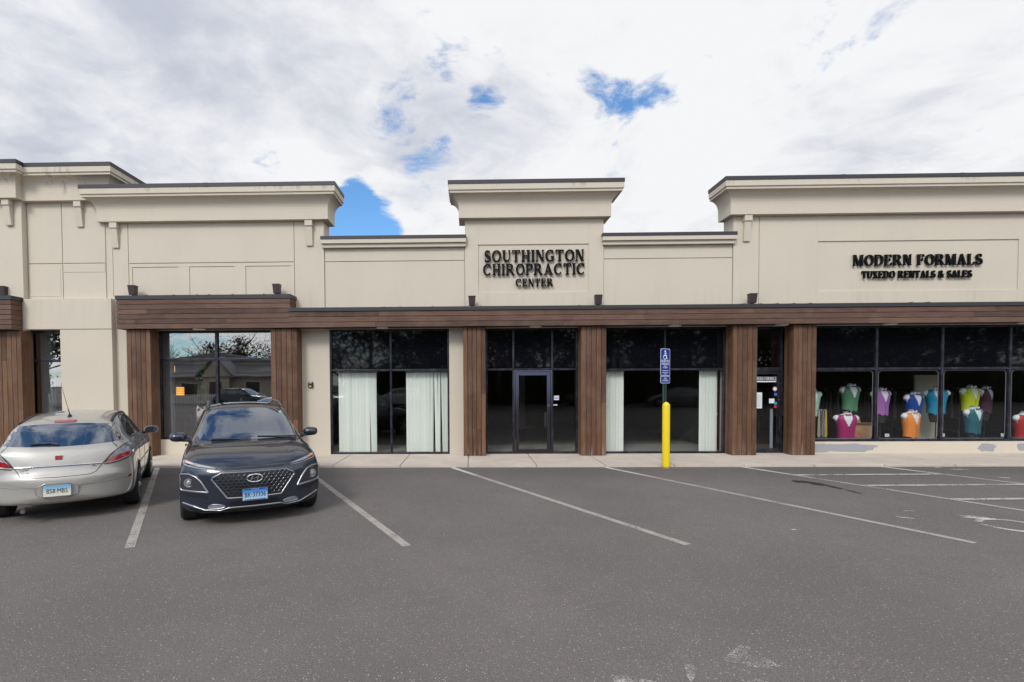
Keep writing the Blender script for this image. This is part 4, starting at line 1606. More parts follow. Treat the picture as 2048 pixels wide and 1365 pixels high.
def body_mesh(stations, cap_front, cap_rear, arches, Rw, sub_lv=2):
    """stations run from -x to +x; each an open half profile; caps are (bulge, centre z)"""
    def full(s):
        return [Vector(p) for p in s] + [Vector((p[0], -p[1], p[2])) for p in s[-2:0:-1]]
    rings = [full(s) for s in stations]

    def xat(ring, y, sg):
        # bow of the end outline: x as a function of distance from the centre line
        ym = max(p.y for p in ring)
        xc = max(p.x for p in ring) if sg > 0 else min(p.x for p in ring)
        xe = min(p.x for p in ring) if sg > 0 else max(p.x for p in ring)
        return xc + (xe - xc) * (y / ym) ** 2.6

    def cap(ring, bulge, zc, sg):
        out = []
        for f, bb in ((.86, .55), (.45, .95)):
            out.append([Vector((xat(ring, abs(p.y) * f, sg) + sg * bulge * bb, p.y * f, zc + (p.z - zc) * f)) for p in ring])
        return out
    cf = cap(rings[-1], cap_front[0], cap_front[1], 1)
    cr = cap(rings[0], cap_rear[0], cap_rear[1], -1)
    rings = cr[::-1] + rings + cf
    mb = MB()
    vs = mb.rings(rings, False, False)
    for ring, rr, sg in ((vs[0], rings[0], -1), (vs[-1], rings[-1], 1)):
        cx_ = sum((p.x for p in rr)) / len(rr)
        cz_ = cap_front[1] if sg > 0 else cap_rear[1]
        c_ = mb.bm.verts.new((max(p.x for p in rr) if sg > 0 else min(p.x for p in rr), 0, cz_))
        for i in range(len(ring)):
            mb.bm.faces.new((ring[i], ring[(i + 1) % len(ring)], c_))
    bmesh.ops.recalc_face_normals(mb.bm, faces=mb.bm.faces)
    me = bpy.data.meshes.new('tmp')
    mb.bm.to_mesh(me)
    mb.bm.free()
    ob = bpy.data.objects.new('tmp', me)
    col.objects.link(ob)
    md = ob.modifiers.new('s', 'SUBSURF')
    md.levels = sub_lv
    dg = bpy.context.evaluated_depsgraph_get()
    me2 = bpy.data.meshes.new_from_object(ob.evaluated_get(dg))
    bm = bmesh.new()
    bm.from_mesh(me2)
    bvh = BVHTree.FromBMesh(bm)                                # smooth uncut surface for laying panels on
    bm.free()
    me2.materials.append(None)
    me2.materials.append(None)
    ob.data = me2
    ob.modifiers.clear()
    cuts = []
    cb = MB()
    for ax in arches:
        for s in (-1, 1):
            cb.lathe([(Rw + .055, s * .56), (Rw + .055, s * 1.2)], 40, 'y', (ax, 0, Rw))
    for f in cb.bm.faces:
        f.material_index = 1
    bmesh.ops.recalc_face_normals(cb.bm, faces=cb.bm.faces)
    mc = bpy.data.meshes.new('cut')
    cb.bm.to_mesh(mc)
    cb.bm.free()
    mc.materials.append(None)
    mc.materials.append(None)
    oc = bpy.data.objects.new('cut', mc)
    col.objects.link(oc)
    bo = ob.modifiers.new('b', 'BOOLEAN')
    bo.operation = 'DIFFERENCE'
    bo.solver = 'EXACT'
    bo.object = oc
    dg = bpy.context.evaluated_depsgraph_get()
    me3 = bpy.data.meshes.new_from_object(ob.evaluated_get(dg))
    bpy.data.objects.remove(oc)
    bpy.data.objects.remove(ob)
    return me3, bvh


class Skin:
    """lays panels, strips and seams on a body surface"""
    def __init__(s, bvh):
        s.bvh = bvh

    def hit(s, u, v, view):
        o, d = {'front': (Vector((6, u, v)), Vector((-1, 0, 0))), 'rear': (Vector((-6, u, v)), Vector((1, 0, 0))), 'left': (Vector((u, 4, v)), Vector((0, -1, 0))),
                'right': (Vector((u, -4, v)), Vector((0, 1, 0))), 'top': (Vector((u, v, 6)), Vector((0, 0, -1)))}[view]
        loc, nor, i, dist = s.bvh.ray_cast(o, d)
        if loc is None:
            loc, nor, i, dist = s.bvh.find_nearest(o + d * (4 if view in ('front', 'rear') else 3.2 if view in ('left', 'right') else 4.8))
        if nor.dot(d) > 0:
            nor = -nor
        return loc, nor

    def patch(s, mb, poly, view, off=.004, step=.05, depth=.0, mi=0):
        poly = [Vector(p) for p in poly]
        pts = []
        for a, b in zip(poly, poly[1:] + poly[:1]):
            n = max(1, int((b - a).length / step))
            pts += [a.lerp(b, k / n) for k in range(n)]
        nb = len(pts)
        x0, x1 = min(p.x for p in poly), max(p.x for p in poly)
        y0, y1 = min(p.y for p in poly), max(p.y for p in poly)

        def inside(p):
            c = False
            for a, b in zip(poly, poly[1:] + poly[:1]):
                if (a.y > p.y) != (b.y > p.y) and p.x < (b.x - a.x) * (p.y - a.y) / (b.y - a.y) + a.x:
                    c = not c
                d_ = b - a
                t_ = max(0, min(1, (p - a).dot(d_) / max(d_.length_squared, 1e-12)))
                if (a + d_ * t_ - p).length < step * .35:
                    return False
            return c
        ny, nx = max(1, int((y1 - y0) / step)), max(1, int((x1 - x0) / step))
        for i in range(1, nx):
            for k in range(1, ny):
                p = Vector((x0 + (x1 - x0) * i / nx, y0 + (y1 - y0) * k / ny))
                if inside(p):
                    pts.append(p)
        r = delaunay_2d_cdt(pts, [], [list(range(nb))], 1, 1e-5)
        vs = []
        for p in r[0]:
            loc, nor = s.hit(p.x, p.y, view)
            vs.append(mb.bm.verts.new(loc + nor * off))
        for f in r[2]:
            try:
                mb.bm.faces.new([vs[i] for i in f]).material_index = mi
            except ValueError:
                pass

    def line(s, mb, pts, view, r=.004, off=.0, step=.04, n=6, closed=False):
        pts = [Vector(p) for p in pts]
        if closed:
            pts.append(pts[0])
        out = []
        for a, b in zip(pts, pts[1:]):
            k = max(1, int((b - a).length / step))
            out += [a.lerp(b, i / k) for i in range(k)]
        out.append(pts[-1])
        q = []
        for p in out:
            loc, nor = s.hit(p.x, p.y, view)
            q.append(loc + nor * off)
        mb.tube(q, r, n)


def sym(poly):
    return [poly, [(-x, y) for x, y in poly[::-1]]]


def smooth_poly(pts, n=2):
    for _ in range(n):
        out = []
        for a, b in zip(pts, pts[1:] + pts[:1]):
            out += [(a[0] * .75 + b[0] * .25, a[1] * .75 + b[1] * .25), (a[0] * .25 + b[0] * .75, a[1] * .25 + b[1] * .75)]
        pts = out
    return pts


def add_wheels(r, xs, track, Rw, wid, spokes, steer=0.0, front=1):
    for ax in xs:
        for s in (-1, 1):
            mb = MB()
            h = wid / 2
            prof = [(Rw * .66, -h * .9), (Rw * .70, -h), (Rw * .93, -h), (Rw, -h * .72), (Rw, h * .72), (Rw * .93, h), (Rw * .70, h), (Rw * .66, h * .9)]
            mb.lathe(prof, 40, 'y')
            for gi in range(-2, 3):
                pass
            ty = mb.build('wheel', M_tyre, r, smooth=35)
            ty.location = (ax, s * track, Rw)
            if ax * front > 0:
                ty.rotation_euler = (0, 0, steer)
            mb = MB()
            mb.lathe([(Rw * .70, s * h * .75), (Rw * .70, s * h * 1.0), (Rw * .66, s * h * 1.0), (Rw * .63, s * h * .55), (Rw * .2, s * h * .45)], 36, 'y', cap=False)
            mb.lathe([(Rw * .16, s * h * .5), (Rw * .15, s * h * 1.0), (Rw * .05, s * h * 1.03)], 18, 'y')
            for k in range(spokes):
                a = 2 * math.pi * k / spokes
                for da in (-.13, .13):
                    u1, u2 = a + da * 1.2, a + da
                    p1 = Vector((math.cos(u1) * Rw * .12, s * h * .98, math.sin(u1) * Rw * .12))
                    p2 = Vector((math.cos(u2) * Rw * .66, s * h * .93, math.sin(u2) * Rw * .66))
                    mb.tube([p1, p2], [.024, .017], 6)
            mb.build('rim', M_rim, ty, smooth=40)
            mb = MB()
            mb.lathe([(Rw * .5, s * h * .1), (Rw * .5, s * h * .25)], 24, 'y')
            mb.build('brake_disc', MATS['black_car_trim'], ty)


def mirror(r, x, y, z, s, m_body, front=1):
    mb = MB()
    prof = [(.0, .02, .02), (.02, .062, .052), (.06, .082, .068), (.10, .088, .072), (.125, .082, .068)]
    rings = []
    for dx, w, h in prof:
        rings.append([(x + front * (.07 - dx), y + s * .065 + w * 1.35 * math.copysign(abs(math.cos(a)) ** .8, math.cos(a)), z + h * math.copysign(abs(math.sin(a)) ** .8, math.sin(a)) - .012 * math.cos(a) * s * 0)
                      for a in [2 * math.pi * k / 20 for k in range(20)]])
    mb.rings(rings)
    o = mb.build('side_mirror', m_body, r, smooth=60)
    mb = MB()
    mb.tube([(x + front * .02, y - s * .10, z - .055), (x + front * .02, y + s * .02, z - .045)], .022, 8, flat=.8)
    mb.build('mirror_arm', M_trim, o)
    mb = MB()
    mb.rings([[(x - front * .058, y + s * .065 + .106 * math.copysign(abs(math.cos(a)) ** .7, math.cos(a)), z + .061 * math.copysign(abs(math.sin(a)) ** .7, math.sin(a))) for a in [2 * math.pi * k / 20 for k in range(20)]],
              [(x - front * .060, y + s * .065 + .106 * math.copysign(abs(math.cos(a)) ** .7, math.cos(a)), z + .061 * math.copysign(abs(math.sin(a)) ** .7, math.sin(a))) for a in [2 * math.pi * k / 20 for k in range(20)]]])
    mb.build('mirror_glass', M_cglass, o)


def plate(r, x, z, text, facing, top, bottom, ink, tilt=0.0, yc=0.0):
    """licence plate; facing +1 looks along +x"""
    mp = mat('plate_' + 'blue' if text[0] == 'B' else 'cream', bottom, .4)
    t, b = nt(mp)
    zz = t.new('ShaderNodeSeparateXYZ', {0: t.new('ShaderNodeTexCoord').outputs['Generated']}).outputs[2]
    t.links.new(t.mix(t.smooth(zz, .25, .95), bottom, top), b.inputs['Base Color'])
    mb = MB()
    f = lambda u, v, d: (x + d, yc + u, z + v)
    mb.prism(rrect(.305, .153, .012), 0, .004, f)
    p_ = mb.build('licence_plate', mp, r)
    mb = MB()
    mb.prism(rrect(.318, .166, .014), -.006, -.0005, f)
    mb.build('plate_frame', M_satin, p_)
    mb = MB()
    tm = text_mesh(text, .092, .0006, sx=.72)
    Mx = Matrix.Translation((x + .0055, yc, z - .006)) @ Matrix.Rotation(R(90), 4, 'Z') @ Matrix.Rotation(R(90), 4, 'X')
    mb.add_mesh(tm, Mx)
    mb.build('lettering', ink, p_)
    return p_


def finish_body(me, m_paint, r):
    me.materials[0] = m_paint
    me.materials[1] = M_trim
    me.polygons.foreach_set('use_smooth', [True] * len(me.polygons))
    me.set_sharp_from_angle(angle=R(50))
    o = bpy.data.objects.new('body', me)
    col.objects.link(o)
    o.parent = r
    return o


def suv(name, label, loc, rz, m_paint, detail=True, group=None):
    """small crossover, front at +x"""
    st = [hood_sec(-2.02, .80, .36, .80, .60, .92, bow=0), hood_sec(-1.96, .85, .30, .86, .66, 1.04), cab_sec(-1.80, .88, .26, .92, .72, 1.08, .60, 1.22), cab_sec(-1.62, .89, .24, .94, .76, 1.08, .58, 1.46),
          cab_sec(-1.2, .90, .22, .95, .78, 1.07, .59, 1.53), cab_sec(-.5, .90, .20, .95, .79, 1.06, .60, 1.56), cab_sec(.05, .90, .20, .95, .79, 1.05, .60, 1.56), cab_sec(.34, .90, .20, .95, .78, 1.045, .595, 1.51),
          cab_sec(.72, .90, .20, .95, .79, 1.04, .68, 1.28, zmid=.60), hood_sec(1.06, .90, .20, .93, .78, 1.035, zmid=.60), hood_sec(1.14, .90, .20, .93, .80, 1.02, zmid=.60), hood_sec(1.35, .905, .20, .90, .79, 1.0, zmid=.60),
          hood_sec(1.65, .91, .20, .87, .78, .95, bow=.05, zmid=.58), hood_sec(1.90, .91, .19, .80, .76, .885, bow=.15, zmid=.56, crown=.03), hood_sec(2.03, .89, .185, .76, .74, .815, bow=.27, zmid=.52, crown=.02),
          hood_sec(2.08, .86, .20, .70, .70, .765, bow=.30, zmid=.50, crown=.01)]
    me, bvh = body_mesh(st, (.055, .47), (.06, .6), (-1.3, 1.3), .335)
    r = empty(name, loc, label, 'car', group, rz=rz)
    finish_body(me, m_paint, r)
    sk = Skin(bvh)
    add_wheels(r, (-1.3, 1.3), .80, .335, .215, 5)

    def P(nm, polys, view, m_, off=.004, parent=r, step=.05):
        mb = MB()
        for p in polys:
            sk.patch(mb, p, view, off, step)
        return mb.build(nm, m_, parent, smooth=60)
    ws = P('windshield', [smooth_poly([(-.745, 1.075), (-.40, 1.062), (0, 1.058), (.40, 1.062), (.745, 1.075), (.66, 1.26), (.555, 1.475), (.30, 1.50), (0, 1.507), (-.30, 1.50), (-.555, 1.475), (-.66, 1.26)], 1)], 'front', M_cglass)
    P('rear_window', [smooth_poly([(-.60, 1.15), (.60, 1.15), (.50, 1.40), (-.50, 1.40)], 1)], 'rear', M_cglass)
    for view in ('left', 'right'):
        P('side_window', [smooth_poly([(.62, 1.09), (.02, 1.10), (.02, 1.45), (.18, 1.45)], 1)], view, M_cglass)
        P('side_window', [smooth_poly([(-.04, 1.10), (-.86, 1.12), (-.90, 1.43), (-.04, 1.46)], 1)], view, M_cglass)
        P('side_window', [smooth_poly([(-.95, 1.13), (-1.45, 1.20), (-1.35, 1.38), (-.98, 1.43)], 1)], view, M_cglass)
        mb = MB()
        for p in ([(-.03, .35), (-.03, 1.06)], [(.95, .40), (.98, .98)], [(-.92, .55), (-.95, 1.05)], [(-.85, .33), (.92, .33)]):
            sk.line(mb, p, view, .004)
        mb.build('door_seam', M_trim, r)
        mb = MB()
        for x in (.12, -.78):
            sk.line(mb, [(x, .92), (x + .17, .925)], view, .014, .02)
        mb.build('door_handle', m_paint, r)
        arch = []
        for ax in (-1.3, 1.3):
            a_ = [(ax + q * math.cos(R(d)), .335 + q * math.sin(R(d))) for q, d in [(.395, k) for k in range(-5, 186, 10)]]
            b_ = [(ax + q * math.cos(R(d)), .335 + q * math.sin(R(d))) for q, d in [(.445, k) for k in range(185, -6, -10)]]
            arch.append(a_ + b_)
        P('arch_trim', arch, view, M_trim, .006)
        P('sill_trim', [[(-.85, .22), (.85, .22), (.85, .33), (-.85, .33)]], view, M_trim, .006)
    mirror(r, .74, .90, 1.105, 1, m_paint)
    mirror(r, .74, -.90, 1.105, -1, m_paint)
    for s in (-1, 1):
        mb = MB()
        q = [(x, s * (.565 if x > -1.3 else .55), 1.545 + (.04 if -1.35 < x < .05 else -.005) - abs(x + .6) * .012) for x in (.28, .12, -.1, -.5, -1.0, -1.35, -1.55)]
        mb.tube(q, .019, 8, flat=.8)
        mb.build('roof_rail', M_satin if detail else M_trim, r, smooth=60)
    P('rear_lamp', sym(smooth_poly([(.45, .92), (.80, .86), (.80, .98), (.50, 1.00)], 1)), 'rear', M_rlens)
    # front
    def hexline(dx=0, z0=0.0):
        return [(-.40 - dx, .725 + z0), (.40 + dx, .725 + z0), (.50 + dx, .67), (.515 + dx, .645), (.335 + dx, .395 - z0), (-.335 - dx, .395 - z0), (-.515 - dx, .645), (-.50 - dx, .67)]
    g = P('grille', [hexline()], 'front', M_trim, .006)
    mb = MB()
    sk.line(mb, [(-.335, .395), (-.515, .645), (-.50, .67), (-.40, .725)][::-1] + [(-.335, .395), (.335, .395), (.515, .645), (.50, .67), (.40, .725)][1:], 'front', .0125, .006, n=8)
    sk.line(mb, [(-.40, .725), (.40, .725)], 'front', .006, .006, n=6)
    mb.build('grille_frame', M_satin, g, smooth=60)
    mb = MB()
    def ins(u, v):
        return .42 < v < .705 and abs(u) < .49 - max(0, .64 - v) * .66 - max(0, v - .665) * 1.2
    hx, hz = .062, .040
    for row in range(8):
        for cc_ in range(-8, 9):
            u = cc_ * hx + (row % 2) * hx / 2
            v = .415 + row * hz
            if not ins(u, v) or not detail:
                continue
            pts = [(u + hx * .5 * math.cos(R(60 * k)) * 1.0, v + hz * .56 * math.sin(R(60 * k))) for k in range(6)]
            sk.line(mb, pts, 'front', .0045, .010, closed=True, n=4, step=.08)
    if detail:
        mb.build('grille_mesh', mat('grille_gunmetal', (.085, .085, .095), .3, .6), g)
    else:
        mb.bm.free()
    P('air_slit', [[(-.385, .762), (.385, .762), (.385, .785), (-.385, .785)]], 'front', M_trim, .005)
    for s in (-1, 1):
        f = lambda poly: [[(s * x, y) for x, y in poly]]
        d = P('running_lamp', f(smooth_poly([(.43, .772), (.50, .765), (.66, .785), (.83, .815), (.865, .85), (.845, .885), (.70, .845), (.52, .805)], 1)), 'front', M_lens, .006)
        P('indicator', f(smooth_poly([(.72, .83), (.82, .845), (.82, .868), (.74, .85)], 1)), 'front', M_amber if s > 0 else mat('pale_amber', (.75, .45, .30), .2, 0, .5), .009, d)
        mb = MB()
        sk.line(mb, [(s * .45, .775), (s * .66, .80), (s * .84, .845)], 'front', .005, .010)
        mb.build('light_strip', M_trim, d)
        lp = [(.575, .49), (.865, .510), (.88, .54), (.875, .685), (.855, .70), (.79, .70), (.71, .67), (.66, .62)]
        hl = P('headlight', f(lp), 'front', M_dlens, .006)
        mb = MB()
        sk.line(mb, [(s * x, y) for x, y in [(.560, .475), (.875, .500), (.890, .53), (.887, .70), (.86, .712), (.785, .713), (.70, .682), (.645, .62)]], 'front', .0125, .004, closed=True)
        mb.build('lamp_surround', M_satin, hl, smooth=60)
        c_, n_ = sk.hit(s * .785, .600, 'front')
        mb = MB()
        mb.lathe([(.058, 0), (.058, .02), (.048, .022), (.046, .012), (.036, .010), (.032, .02), (.018, .027), (.004, .03)], 22, 'y')
        M_ = Matrix.Translation(c_) @ (Vector((.93, s * .28, 0))).to_track_quat('Y', 'Z').to_matrix().to_4x4()
        bmesh.ops.transform(mb.bm, matrix=M_, verts=mb.bm.verts)
        mb.build('projector', M_lens, hl, smooth=40)
        P('air_slot', f([(.60, .425), (.88, .44), (.885, .47), (.63, .455)]), 'front', M_trim, .005)
        P('cheek_strake', f([(.55, .385), (.70, .40), (.86, .435), (.86, .445), (.70, .415), (.60, .42)]), 'front', m_paint, .012)
        fp = smooth_poly([(.35, .300), (.50, .325), (.555, .30), (.565, .275), (.48, .262), (.38, .268)], 1)
        fg = P('fog_lamp', f(fp), 'front', M_lens, .008)
        mb = MB()
        sk.line(mb, [(s * x, y) for x, y in fp], 'front', .008, .006, closed=True)
        mb.build('lamp_surround', M_satin, fg, smooth=60)
    P('lower_intake', [[(-.30, .282), (.30, .282), (.30, .345), (-.30, .345)]], 'front', M_trim, .006)
    P('lower_valance', [[(-.84, .215), (.84, .215), (.84, .285), (.60, .225), (.40, .225), (.30, .245), (-.30, .245), (-.40, .225), (-.60, .225), (-.84, .285)]], 'front', M_trim, .005)
    mb = MB()
    sk.line(mb, [(-.86, .335), (-.60, .248), (-.42, .238), (-.32, .268), (.32, .268), (.42, .238), (.60, .248), (.86, .335)], 'front', .011, .008)
    mb.build('bumper_strip', M_satin, r, smooth=60)
    mb = MB()
    for s in (-1, 1):
        sk.line(mb, [(s * .66, 1.02), (s * .60, .93), (s * .50, .86)], 'front', .0025)
    sk.line(mb, [(-.84, .895), (-.60, .835), (-.38, .815), (0, .812), (.38, .815), (.60, .835), (.84, .895)], 'front', .003)
    mb.build('bonnet_seam', M_trim, r)
    mb = MB()
    for a, b in (((.70, 1.062), (.12, 1.085)), ((.02, 1.055), (-.52, 1.075))):
        sk.line(mb, [a, b], 'front', .008, .016)
    mb.build('wiper', M_trim, r)
    # sunroof and shark fin
    P('sunroof', [[(.10, -.42), (.10, .42), (-.75, .42), (-.75, -.42)]], 'top', M_gloss, .006)
    mb = MB()
    mb.prism([(-1.35, 1.56), (-1.15, 1.565), (-1.28, 1.62), (-1.33, 1.625)], -.012, .012, lambda u, v, d: (u, d, v))
    mb.build('aerial', M_trim, r)
    if detail:
        # oval badge with a slanted H
        c_, n_ = sk.hit(0, .645, 'front')
        x = c_.x + .022
        mb = MB()
        n = 40
        rings = []
        for k in range(n + 1):
            a = 2 * math.pi * k / n
            rings.append(Vector((x, .098 * math.cos(a), .645 + .050 * math.sin(a))))
        mb.tube(rings, .0085, 8)
        for p in ([(-.060, .608), (-.040, .608), (-.018, .683), (-.034, .683)], [(.060, .683), (.040, .683), (.018, .608), (.034, .608)], [(-.038, .636), (-.03, .648), (.038, .656), (.030, .642)]):
            mb.prism(p, x - .004, x + .006, lambda u, v, d: (d, u, v))
        mb.build('badge', M_chrome, r, smooth=40)
        c_, n_ = sk.hit(0, .43, 'front')
        plate(r, c_.x + .028, .432, 'BK·37336', 1, (.03, .20, .55), (.38, .55, .68), mat('plate_ink_navy', (.008, .012, .05), .5))
        p_ = [o for o in r.children if o.name.startswith('licence_plate')][-1]
        mb = MB()
        xx = c_.x + .0325
        mb.box(xx, xx + .001, -.135, .135, .494, .506)
        mb.box(xx, xx + .001, -.135, .135, .358, .368)
        mb.build('plate_band', mat('plate_band_blue', (.01, .06, .30), .5), p_)
        mb = MB()
        mb.add_mesh(text_mesh('CONNECTICUT', .013, .0003), Matrix.Translation((xx + .0012, 0, .4995)) @ Matrix.Rotation(R(90), 4, 'Z') @ Matrix.Rotation(R(90), 4, 'X'))
        mb.build('lettering', M_swhite, p_)
        P('inspection_sticker', [[(.50, 1.415), (.535, 1.41), (.525, 1.435), (.49, 1.44)]], 'front', mat('mint_sticker', (.35, .65, .5), .5), .007, ws)
    return r


def hatch(name, label, loc, rz, m_paint, detail=True, group=None):
    """five-door hatchback; here +x is the REAR"""
    st = [hood_sec(-2.16, .72, .24, .50, .55, .56, crown=.03, zmid=.40), hood_sec(-2.08, .80, .20, .60, .60, .68, crown=.04, zmid=.5), hood_sec(-1.85, .85, .18, .74, .66, .80, zmid=.55), hood_sec(-1.45, .865, .18, .84, .70, .90, zmid=.58),
          hood_sec(-1.10, .87, .18, .90, .72, .96), cab_sec(-.98, .87, .18, .92, .73, .97, .70, 1.05, crown=.03), cab_sec(-.62, .87, .18, .93, .735, .975, .62, 1.26), cab_sec(-.25, .87, .18, .93, .735, .98, .575, 1.41),
          cab_sec(.15, .87, .18, .93, .735, .985, .565, 1.452), cab_sec(.70, .87, .18, .94, .735, .995, .565, 1.45), cab_sec(1.20, .87, .19, .95, .735, 1.01, .565, 1.41), cab_sec(1.50, .87, .20, .95, .725, 1.02, .575, 1.362, crown=.022),
          cab_sec(1.60, .868, .21, .95, .72, 1.02, .58, 1.335, crown=.02), cab_sec(1.66, .865, .22, .94, .71, 1.02, .585, 1.29, crown=.02, bow=.02), cab_sec(1.82, .86, .23, .92, .70, 1.01, .61, 1.14, crown=.02, bow=.06),
          hood_sec(1.97, .85, .24, .88, .70, .985, crown=.03, bow=.14), hood_sec(2.02, .84, .25, .86, .69, .93, crown=.03, bow=.18), hood_sec(2.07, .83, .26, .80, .68, .82, crown=.02, bow=.24),
          hood_sec(2.10, .83, .265, .70, .68, .70, crown=.01, bow=.28, zmid=.55), hood_sec(2.14, .83, .26, .63, .73, .655, crown=.005, bow=.32, zmid=.47), hood_sec(2.155, .82, .27, .61, .74, .635, crown=.004, bow=.33, zmid=.45)]
    me, bvh = body_mesh(st, (.03, .43), (.05, .42), (-1.3, 1.3), .315)
    r = empty(name, loc, label, 'car', group, rz=rz)
    finish_body(me, m_paint, r)
    sk = Skin(bvh)
    add_wheels(r, (-1.3, 1.3), .78, .315, .20, 5)

    def P(nm, polys, view, m_, off=.004, parent=r, step=.05):
        mb = MB()
        for p in polys:
            sk.patch(mb, p, view, off, step)
        return mb.build(nm, m_, parent, smooth=60)
    rw = P('rear_window', [[(-.71, 1.065), (-.55, 1.050), (-.30, 1.036), (0, 1.030), (.30, 1.036), (.55, 1.050), (.71, 1.065), (.725, 1.08), (.70, 1.14), (.655, 1.22), (.60, 1.295), (.575, 1.308), (.30, 1.327), (0, 1.332), (-.30, 1.327), (-.575, 1.308), (-.60, 1.295), (-.655, 1.22), (-.70, 1.14), (-.725, 1.08)]], 'front', M_cglass)
    P('windshield', [smooth_poly([(-.66, 1.03), (.66, 1.03), (.54, 1.38), (-.54, 1.38)], 1)], 'rear', M_cglass)
    for view in ('left', 'right'):
        P('side_window', [smooth_poly([(-.78, 1.01), (-.05, 1.02), (-.05, 1.37), (-.28, 1.36)], 1)], view, M_cglass)
        P('side_window', [smooth_poly([(.02, 1.02), (.82, 1.04), (1.08, 1.12), (.85, 1.34), (.35, 1.385), (.02, 1.38)], 1)], view, M_cglass)
        mb = MB()
        sk.line(mb, [(-.80, 1.0), (.90, 1.03), (1.14, 1.11), (.88, 1.37), (.35, 1.41), (-.05, 1.405), (-.32, 1.38)], view, .007, .003)
        for p in ([(-.02, .30), (-.02, 1.0)], [(-.98, .38), (-.95, .95)], [(.92, .66), (.90, .98)], [(-.88, .27), (.86, .27)], [(.86, .27), (.84, .45)]):
            sk.line(mb, p, view, .0035)
        mb.build('door_seam', M_trim, r)
        mb = MB()
        for x in (.10, .74):
            sk.line(mb, [(x, .875), (x + .17, .885)], view, .013, .018)
        mb.build('door_handle', m_paint, r)
        mb = MB()
        sk.line(mb, [(-.95, .60), (.9, .62)], view, .009, .004)
        mb.build('side_moulding', m_paint, r, smooth=60)
        for a in (R(1),):
            q = []
            for k in range(-8, 189, 7):
                q.append((1.3 + .385 * math.cos(R(k)), .315 + .385 * math.sin(R(k))))
            mb = MB()
            sk.line(mb, q, view, .012, .0)
            mb.build('arch_lip', m_paint, r, smooth=60)
    mirror(r, -.72, .87, 1.02, 1, m_paint, front=-1)
    mirror(r, -.72, -.87, 1.02, -1, m_paint, front=-1)
    P('headlight', sym(smooth_poly([(.45, .60), (.72, .62), (.76, .72), (.55, .70)], 1)), 'rear', M_lens)
    P('grille', [[(-.40, .50), (.40, .50), (.42, .60), (-.42, .60)]], 'rear', M_trim)
    # tail lamps: clear-grey upper band over red
    for s in (-1, 1):
        f = lambda poly: [[(s * x, y) for x, y in poly]]
        tl = P('tail_lamp', f(smooth_poly([(.500, .757), (.64, .775), (.80, .835), (.815, .90), (.66, .872), (.585, .848)], 1)), 'front', M_rlens, .008)
        P('reversing_lamp', f(smooth_poly([(.590, .853), (.665, .878), (.815, .905), (.80, .96), (.765, .995), (.72, .985), (.655, .93)], 1)), 'front', mat('smoky_lamp_lens', (.13, .145, .165), .12, 0, 1.0), .008, tl)
        mb = MB()
        sk.line(mb, [(s * x, y) for x, y in smooth_poly([(.485, .745), (.64, .760), (.81, .818), (.832, .90), (.80, .975), (.765, 1.008), (.715, .995), (.635, .93), (.57, .85)], 1)], 'front', .0055, .004, closed=True)
        mb.build('lamp_surround', M_trim, tl, smooth=60)
        mb = MB()
        sk.line(mb, [(s * .60, .852), (s * .665, .874), (s * .80, .902)], 'front', .004, .010)
        sk.line(mb, [(s * .50, .762), (s * .64, .780), (s * .80, .838)], 'front', .004, .010)
        mb.build('lamp_strip', M_satin, tl, smooth=60)
        P('side_reflector', f([(.775, .515), (.825, .535), (.825, .565), (.785, .545)]), 'front', M_rlens, .006)
        # dark roof ditch strip
        mb = MB()
        sk.line(mb, [(x, s * y) for x, y in ((-.35, .535), (0, .525), (.6, .525), (1.1, .53), (1.45, .545))], 'top', .022, .0, n=6)
        mb.build('roof_strip', M_trim, r)
    mb = MB()
    sk.line(mb, [(-.485, .772), (-.25, .776), (0, .778), (.25, .776), (.485, .772)], 'front', .011, .006, n=8)
    mb.build('boot_strip', M_chrome, r, smooth=60)
    mb = MB()
    sk.line(mb, [(-.63, .93), (-.56, .86), (-.475, .74), (-.42, .665), (-.36, .637), (0, .630), (.36, .637), (.42, .665), (.475, .74), (.56, .86), (.63, .93)], 'front', .0045)
    sk.line(mb, [(-.83, .525), (-.50, .50), (-.25, .50)], 'front', .002)
    sk.line(mb, [(.83, .525), (.50, .50), (.25, .50)], 'front', .002)
    mb.build('tailgate_seam', M_trim, r)
    P('brake_lamp', [[(-.128, 1.345), (.128, 1.345), (.128, 1.372), (-.128, 1.372)]], 'front', M_rlens, .010)
    mb = MB()
    sk.line(mb, [(-.33, 1.062), (-.20, 1.068), (-.05, 1.060)], 'front', .016, .015)
    sk.line(mb, [(-.10, 1.065), (-.02, 1.045)], 'front', .022, .012)
    mb.build('wiper', M_trim, r, smooth=60)
    P('diffuser', [[(-.78, .235), (.78, .235), (.76, .285), (-.76, .285)]], 'front', M_trim, .003)
    # whip aerial
    c_, n_ = sk.hit(1.28, 0, 'top')
    mb = MB()
    mb.rings([[(c_.x + a * math.cos(2 * math.pi * k / 14) * 1.2, b * math.sin(2 * math.pi * k / 14), c_.z + h) for k in range(14)] for a, b, h in ((.055, .032, -.01), (.050, .028, .008), (.018, .014, .03), (.008, .008, .04))])
    mb.tube([(c_.x - .01, 0, c_.z + .03), (c_.x + .02, -.015, c_.z + .12)], .006, 8)
    mb.tube([(c_.x + .02, -.015, c_.z + .12), (c_.x + .12, -.075, c_.z + .50)], [.0035, .0022], 6)
    mb.build('aerial', M_trim, r, smooth=60)
    mb = MB()
    mb.tube([(2.02, -.38, .21), (2.17, -.38, .20)], .028, 12)
    mb.build('exhaust', M_satin, r, smooth=60)
